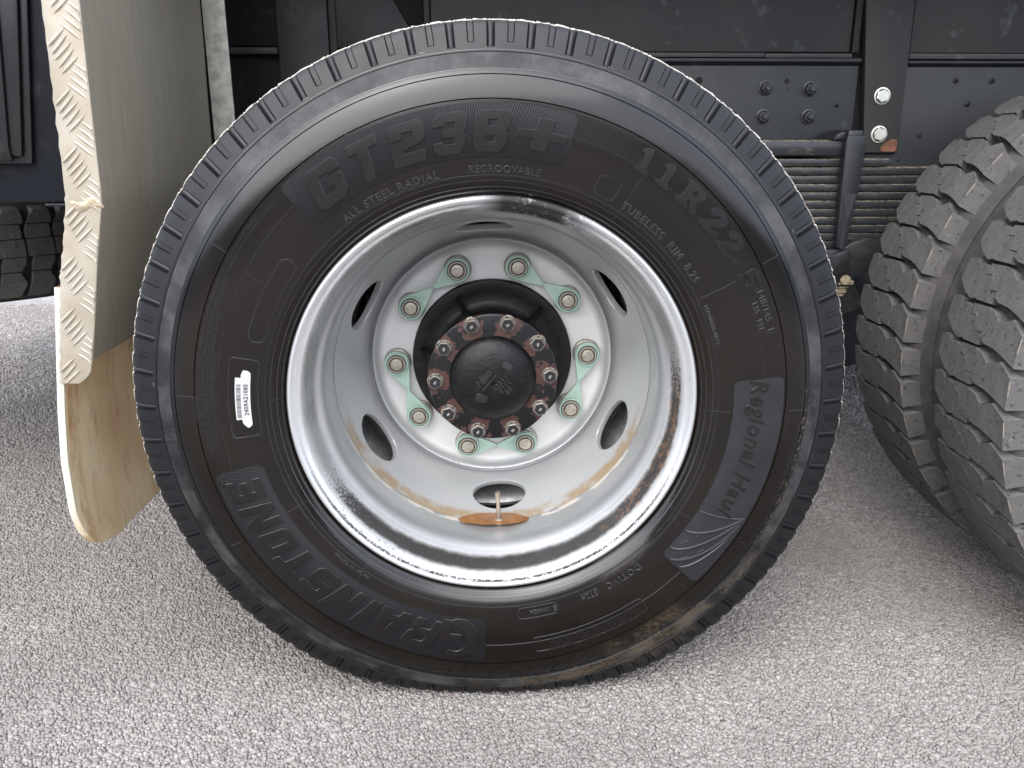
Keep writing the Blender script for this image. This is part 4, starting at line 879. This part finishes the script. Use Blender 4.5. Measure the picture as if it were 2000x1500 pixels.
tbox('joint_strip', .802, .8165, Y0 - .004, Y0 + .012, 1.0525, 1.32, 'joint')
tbox('post', -.448, -.3465, Y0 - .012, Y0 + .015, .62, 1.32, 'post_shade'); tbox('joint_strip', -.4575, -.4485, Y0 - .002, Y0 + .01, .9, 1.32, 'joint'); tbox('joint_strip', -.346, -.330, Y0 - .002, Y0 + .01, .95, 1.32, 'joint')
tbox('rail_ledge', -.95, -.458, Y0 - .008, Y0 + .02, 1.0465, 1.0605, 'post_shade', label='plain ledge left of the post, shade painted in'); tbox('side_plate', -.95, -.458, Y0 + .006, Y0 + .02, 1.064, 1.32, 'bay_shade')
b = B(); b.prism([(-.329, 1.32), (-.329, 1.060), (-.150, 1.060), (-.155, 1.07), (-.205, 1.156), (-.30, 1.32)], 'y', Y0 - .004, Y0 + .01, 0, .001); tsub('gusset_plate', b, M['post_shade'])
tbox('side_plate', -.32, -.142, Y0 + .012, Y0 + .02, 1.035, 1.32, 'bay_shade'); tbox('joint_strip', -.141, -.128, Y0 - .002, Y0 + .012, 1.045, 1.32, 'joint')
tbox('gap_blocker', -.95, 2.4, Y0 + .0205, Y0 + .03, .64, 1.33, 'black')  # added black sheet, stops bright sky showing through the plate gaps
# bolts on the rail
def nutmesh(rc, h, stud):
    b = B(); b.lathe([(rc * 1.22, 0), (rc * 1.22, -.0022), (rc * 1.05, -.0028)], 28); hexprism(b, rc, 0, -h, .0014)
    if stud: b.lathe([(rc * .55, -h + .001), (rc * .55, -h - .006), (rc * .40, -h - .008), (.0001, -h - .008)], 20)
    return b
fb = nutmesh(.0130, .0105, True).mesh('frame_bolt', M['steel_bolt'], True, 25); zb = nutmesh(.0150, .0090, False).mesh('frame_bolt', M['zinc'], True, 25); pb_ = nutmesh(.0050, .004, True).mesh('frame_stud', M['steel_bolt'], True, 25)
for x, z in ((.617, .979), (.717, .977), (.616, .918), (.719, .918)): link('frame_bolt', fb, truck, (x, Y0 - tl.y - .001, z), (0, random.uniform(0, 1), 0))
for x, z in ((.877, .962), (.880, .880)):
    o = link('frame_bolt', zb, truck, (x, Y0 - .0125 - tl.y, z), (0, random.uniform(0, 1), 0)); o['label'] = 'bright zinc hexagon bolt head'
for x, z in ((.782, .944), (1.047, .996), (1.081, .946), (1.13, .995)): link('frame_stud', pb_, truck, (x, 0.0015, z))
for x, z, r in ((.664, .994, .0058), (.466, .994, .0085), (.981, .877, .0055), (.939, .823, .004), (.668, .978, .0018), (.667, .972, .0016)):
    b = B(); b.lathe([(r, -.0004), (r * .9, -.0006), (.0001, -.0006)], 20, cx=x, cz=z, cy=Y0); tsub('drilled_hole', b, M['black'], smooth=False)
b = B(); b.prism(chaikin([(.889, .8425), (.887, .851), (.894, .856), (.896, .863), (.905, .864), (.911, .871), (.919, .868), (.9235, .870), (.9255, .855), (.923, .8425)], 1, .15), 'y', Y0 - .0128, Y0 - .0100); tsub('rust_patch', b, M['rust'])
# leaf spring
spring_y0, spring_y1 = .690, .765
leaf = None
b = B(); b.box(-.30, .779, spring_y0 - .006, spring_y1 + .004, .834, .868, 0, .012); spring = tsub('leaf_spring', b, M['leaf'], 40)
for k in range(11):
    z1 = .8285 - k * .0177; x1 = (.872, 1.45, 1.42, 1.38, 1.34, 1.30, 1.26, 1.22, 1.18, 1.10, 1.0)[k]
    b = B(); b.box(-.3 + .05 * k, x1, spring_y0 + random.uniform(-.002, .002), spring_y1, z1 - .0162, z1, 0, .0058); b.v = [(x, y - .8, z) for x, y, z in b.v]; o = link('leaf', b.mesh('leaf', M['leaf'], True, 40), spring)
b = B()
CX = lambda P: [(x - .0165 + (x - .7715) * .22, z) for x, z in P]
b.prism(CX([(.7715, .862), (.7735, .876), (.805, .876), (.8075, .845), (.8035, .757), (.7925, .700), (.7860, .640), (.7750, .640), (.7740, .700), (.7725, .757)]), 'y', .662, .684, 0, .003)
b.prism(CX([(.7735, .862), (.7755, .8885), (.802, .8885), (.805, .862)]), 'y', .666, .79, 0, .006)
bm = bmesh.new(); P = [(.7760, .757), (.8000, .757), (.7915, .700), (.7835, .700)]
b.add([(x - .0165 + (x - .7715) * .22, y, z) for x, y, z in [(.7765, .6605, .757), (.8000, .6605, .757), (.7870, .6540, .702), (.7905, .6605, .64), (.7795, .6605, .64), (.7850, .6560, .64)]], [(0, 1, 2), (0, 2, 5, 4), (1, 3, 5, 2)])
cl = tsub('spring_clip', b, M['clip'], 25, parent=spring); cl.location = (0, 0, 0)
b = B()
for k in range(9):
    a = R(180 - 90 * k / 8) ; 
b.prism([(.733, .868), (.742, .880), (.752, .885), (.762, .886), (.762, .870), (.755, .868)], 'y', .68, .78, 0, .004); tsub('clip_arch', b, M['clip'], 30, parent=spring)
b = B(); b.prism([(.70, .600), (.705, .640), (.745, .634), (.775, .638), (.800, .652), (.832, .662), (.870, .655), (1.0, .66), (1.0, .595), (.86, .585), (.82, .578), (.80, .572), (.78, .556), (.765, .548), (.70, .56)], 'y', .672, .80, 0, .006); seat = tsub('spring_seat', b, M['cast'], 35)
b = B(); b.prism([(.70, .585), (.705, .632), (.750, .625), (.785, .640), (.795, .622), (.785, .595), (.760, .575)], 'y', .655, .675, 0, .004); tsub('seat_lug', b, M['cast'], 35)
b = nutmesh(.013, .016, True); b.v = [(.792 + x, .668 + z * 1.0 + .0, .558 - (-y)) if False else (.792 + x, .690 + z, .552 + y) for x, y, z in b.v]; tsub('shackle_nut', b, M['weld'], 30)
b = B(); b.box(.776, .812, .672, .72, .556, .566, 0, .003); b.lathe([(.0001, 0), (.010, 0), (.012, .004), (.010, .008)], 16, cx=.79, cz=.568, cy=.665); tsub('shackle_washer', b, M['weld'], 30)
# axles, far rail, load floor: the dark underside
for xx in (0.0, 1.30):
    b = B(); b.lathe([(.07, .56), (.075, .80), (.085, 1.10), (.16, 1.25), (.16, 1.45), (.085, 1.6), (.07, 1.9)], 40, cx=xx, cz=ZC); tsub('axle_housing', b, M['cast'], 60)
tbox('load_floor', -2.2, 2.6, .26, 2.6, 1.36, 1.43, 'navy'); tbox('frame_rail', -2.2, 2.6, 1.55, 1.59, .74, 1.02, 'navy'); tbox('crossmember', .60, .70, .83, 1.54, .74, 1.0, 'navy'); tbox('crossmember', -.75, -.65, .83, 1.54, .74, 1.0, 'navy')
tbox('underside_tank', -2.2, -1.0, 1.85, 2.5, .50, 1.3, 'navy')
# tool box at the left
BY = .20
b = B(); b.box(-1.25, -.640, BY, .62, .776, 1.32, 0, .004); box = tsub('tool_box', b, M['box'])
b = B(); b.box(-1.20, -.7075, BY - .010, BY + .002, .834, 1.28, 0, .0); bm = bmesh.new(); b2 = B()
b2.prism([(-1.2, .8345), (-.7065, .8345), (-.676, 1.07), (-.650, 1.28), (-1.2, 1.28)], 'y', BY - .010, BY - .001, 0, .004); b2.prism([(-1.2, .845), (-.716, .845), (-.686, 1.07), (-.662, 1.28), (-1.2, 1.28)], 'y', BY - .018, BY - .009, 0, .006); tsub('door_seal', b2, M['seal'], 30, parent=box)
b2 = B(); b2.prism([(-1.2, .8395), (-.728, .8395), (-.731, .856), (-.7130, 1.07), (-.69, 1.28), (-1.2, 1.28)], 'y', BY - .024, BY - .017, 0, .003); tsub('door', b2, M['door'], 30, parent=box)
for c in box.children: c.location = (0, 0, 0)
b = B(); b.box(-.705, -.642, BY + .004, BY + .05, .7700, .7745, 0, .002); tsub('box_bracket', b, M['joint'], label='dark bracket end under the box')
# far side dual wheel, seen between the tyres
fw = empty('far_wheel', (1.30, 2.0, 0), 'dark tyre on the far side of the truck, glimpsed under the chassis', 'wheel')
b = B(); b.lathe([(.2985, .0), (.33, -.015), (.40, -.022), (.48, -.006), (.515, .006), (.5235, .03), (.5235, .21), (.515, .23), (.48, .245), (.40, .258), (.30, .24)], 90); sub('tyre', b, M['dark_rubber'], fw, loc=AX)
b = B(); b.lathe([(.30, .0), (.285, .02), (.26, .06), (.22, .10), (.02, .10)], 60); sub('rim', b, M['inner_rim'], fw, loc=AX)

# unseen hedge added behind the camera: something dark for the sidewall to mirror
def added_hedge():
    n = 14000; x = rng.uniform(-26, 26, n); top = 3.9 + .5 * np.sin(x * .35 + 1) + .35 * np.sin(x * 1.1) + .2 * np.sin(x * 2.7)
    z = top * rng.random(n) ** .8; y = -15 + rng.normal(0, .7, n); V = []; F = []
    for i in range(n):
        s_ = rng.uniform(.10, .24); u = rng.normal(size=3); u /= np.linalg.norm(u); v = np.cross(u, rng.normal(size=3)); v /= np.linalg.norm(v); c = np.array([x[i], y[i], max(.05, z[i])])
        V += [c - u * s_, c + v * s_ * .6, c + u * s_, c - v * s_ * .6]; F.append((4 * i, 4 * i + 1, 4 * i + 2, 4 * i + 3))
    me = bpy.data.meshes.new('added_hedge'); me.from_pydata([tuple(map(float, p)) for p in V], [], F); me.materials.append(plain('added_hedge_leaves', (.026, .036, .014), .6, 0, 2, .5))
    o = link('added_hedge', me); props(o, 'added unseen dark green hedge for the tyre to mirror', 'added_hedge', None, 'stuff')
added_hedge()
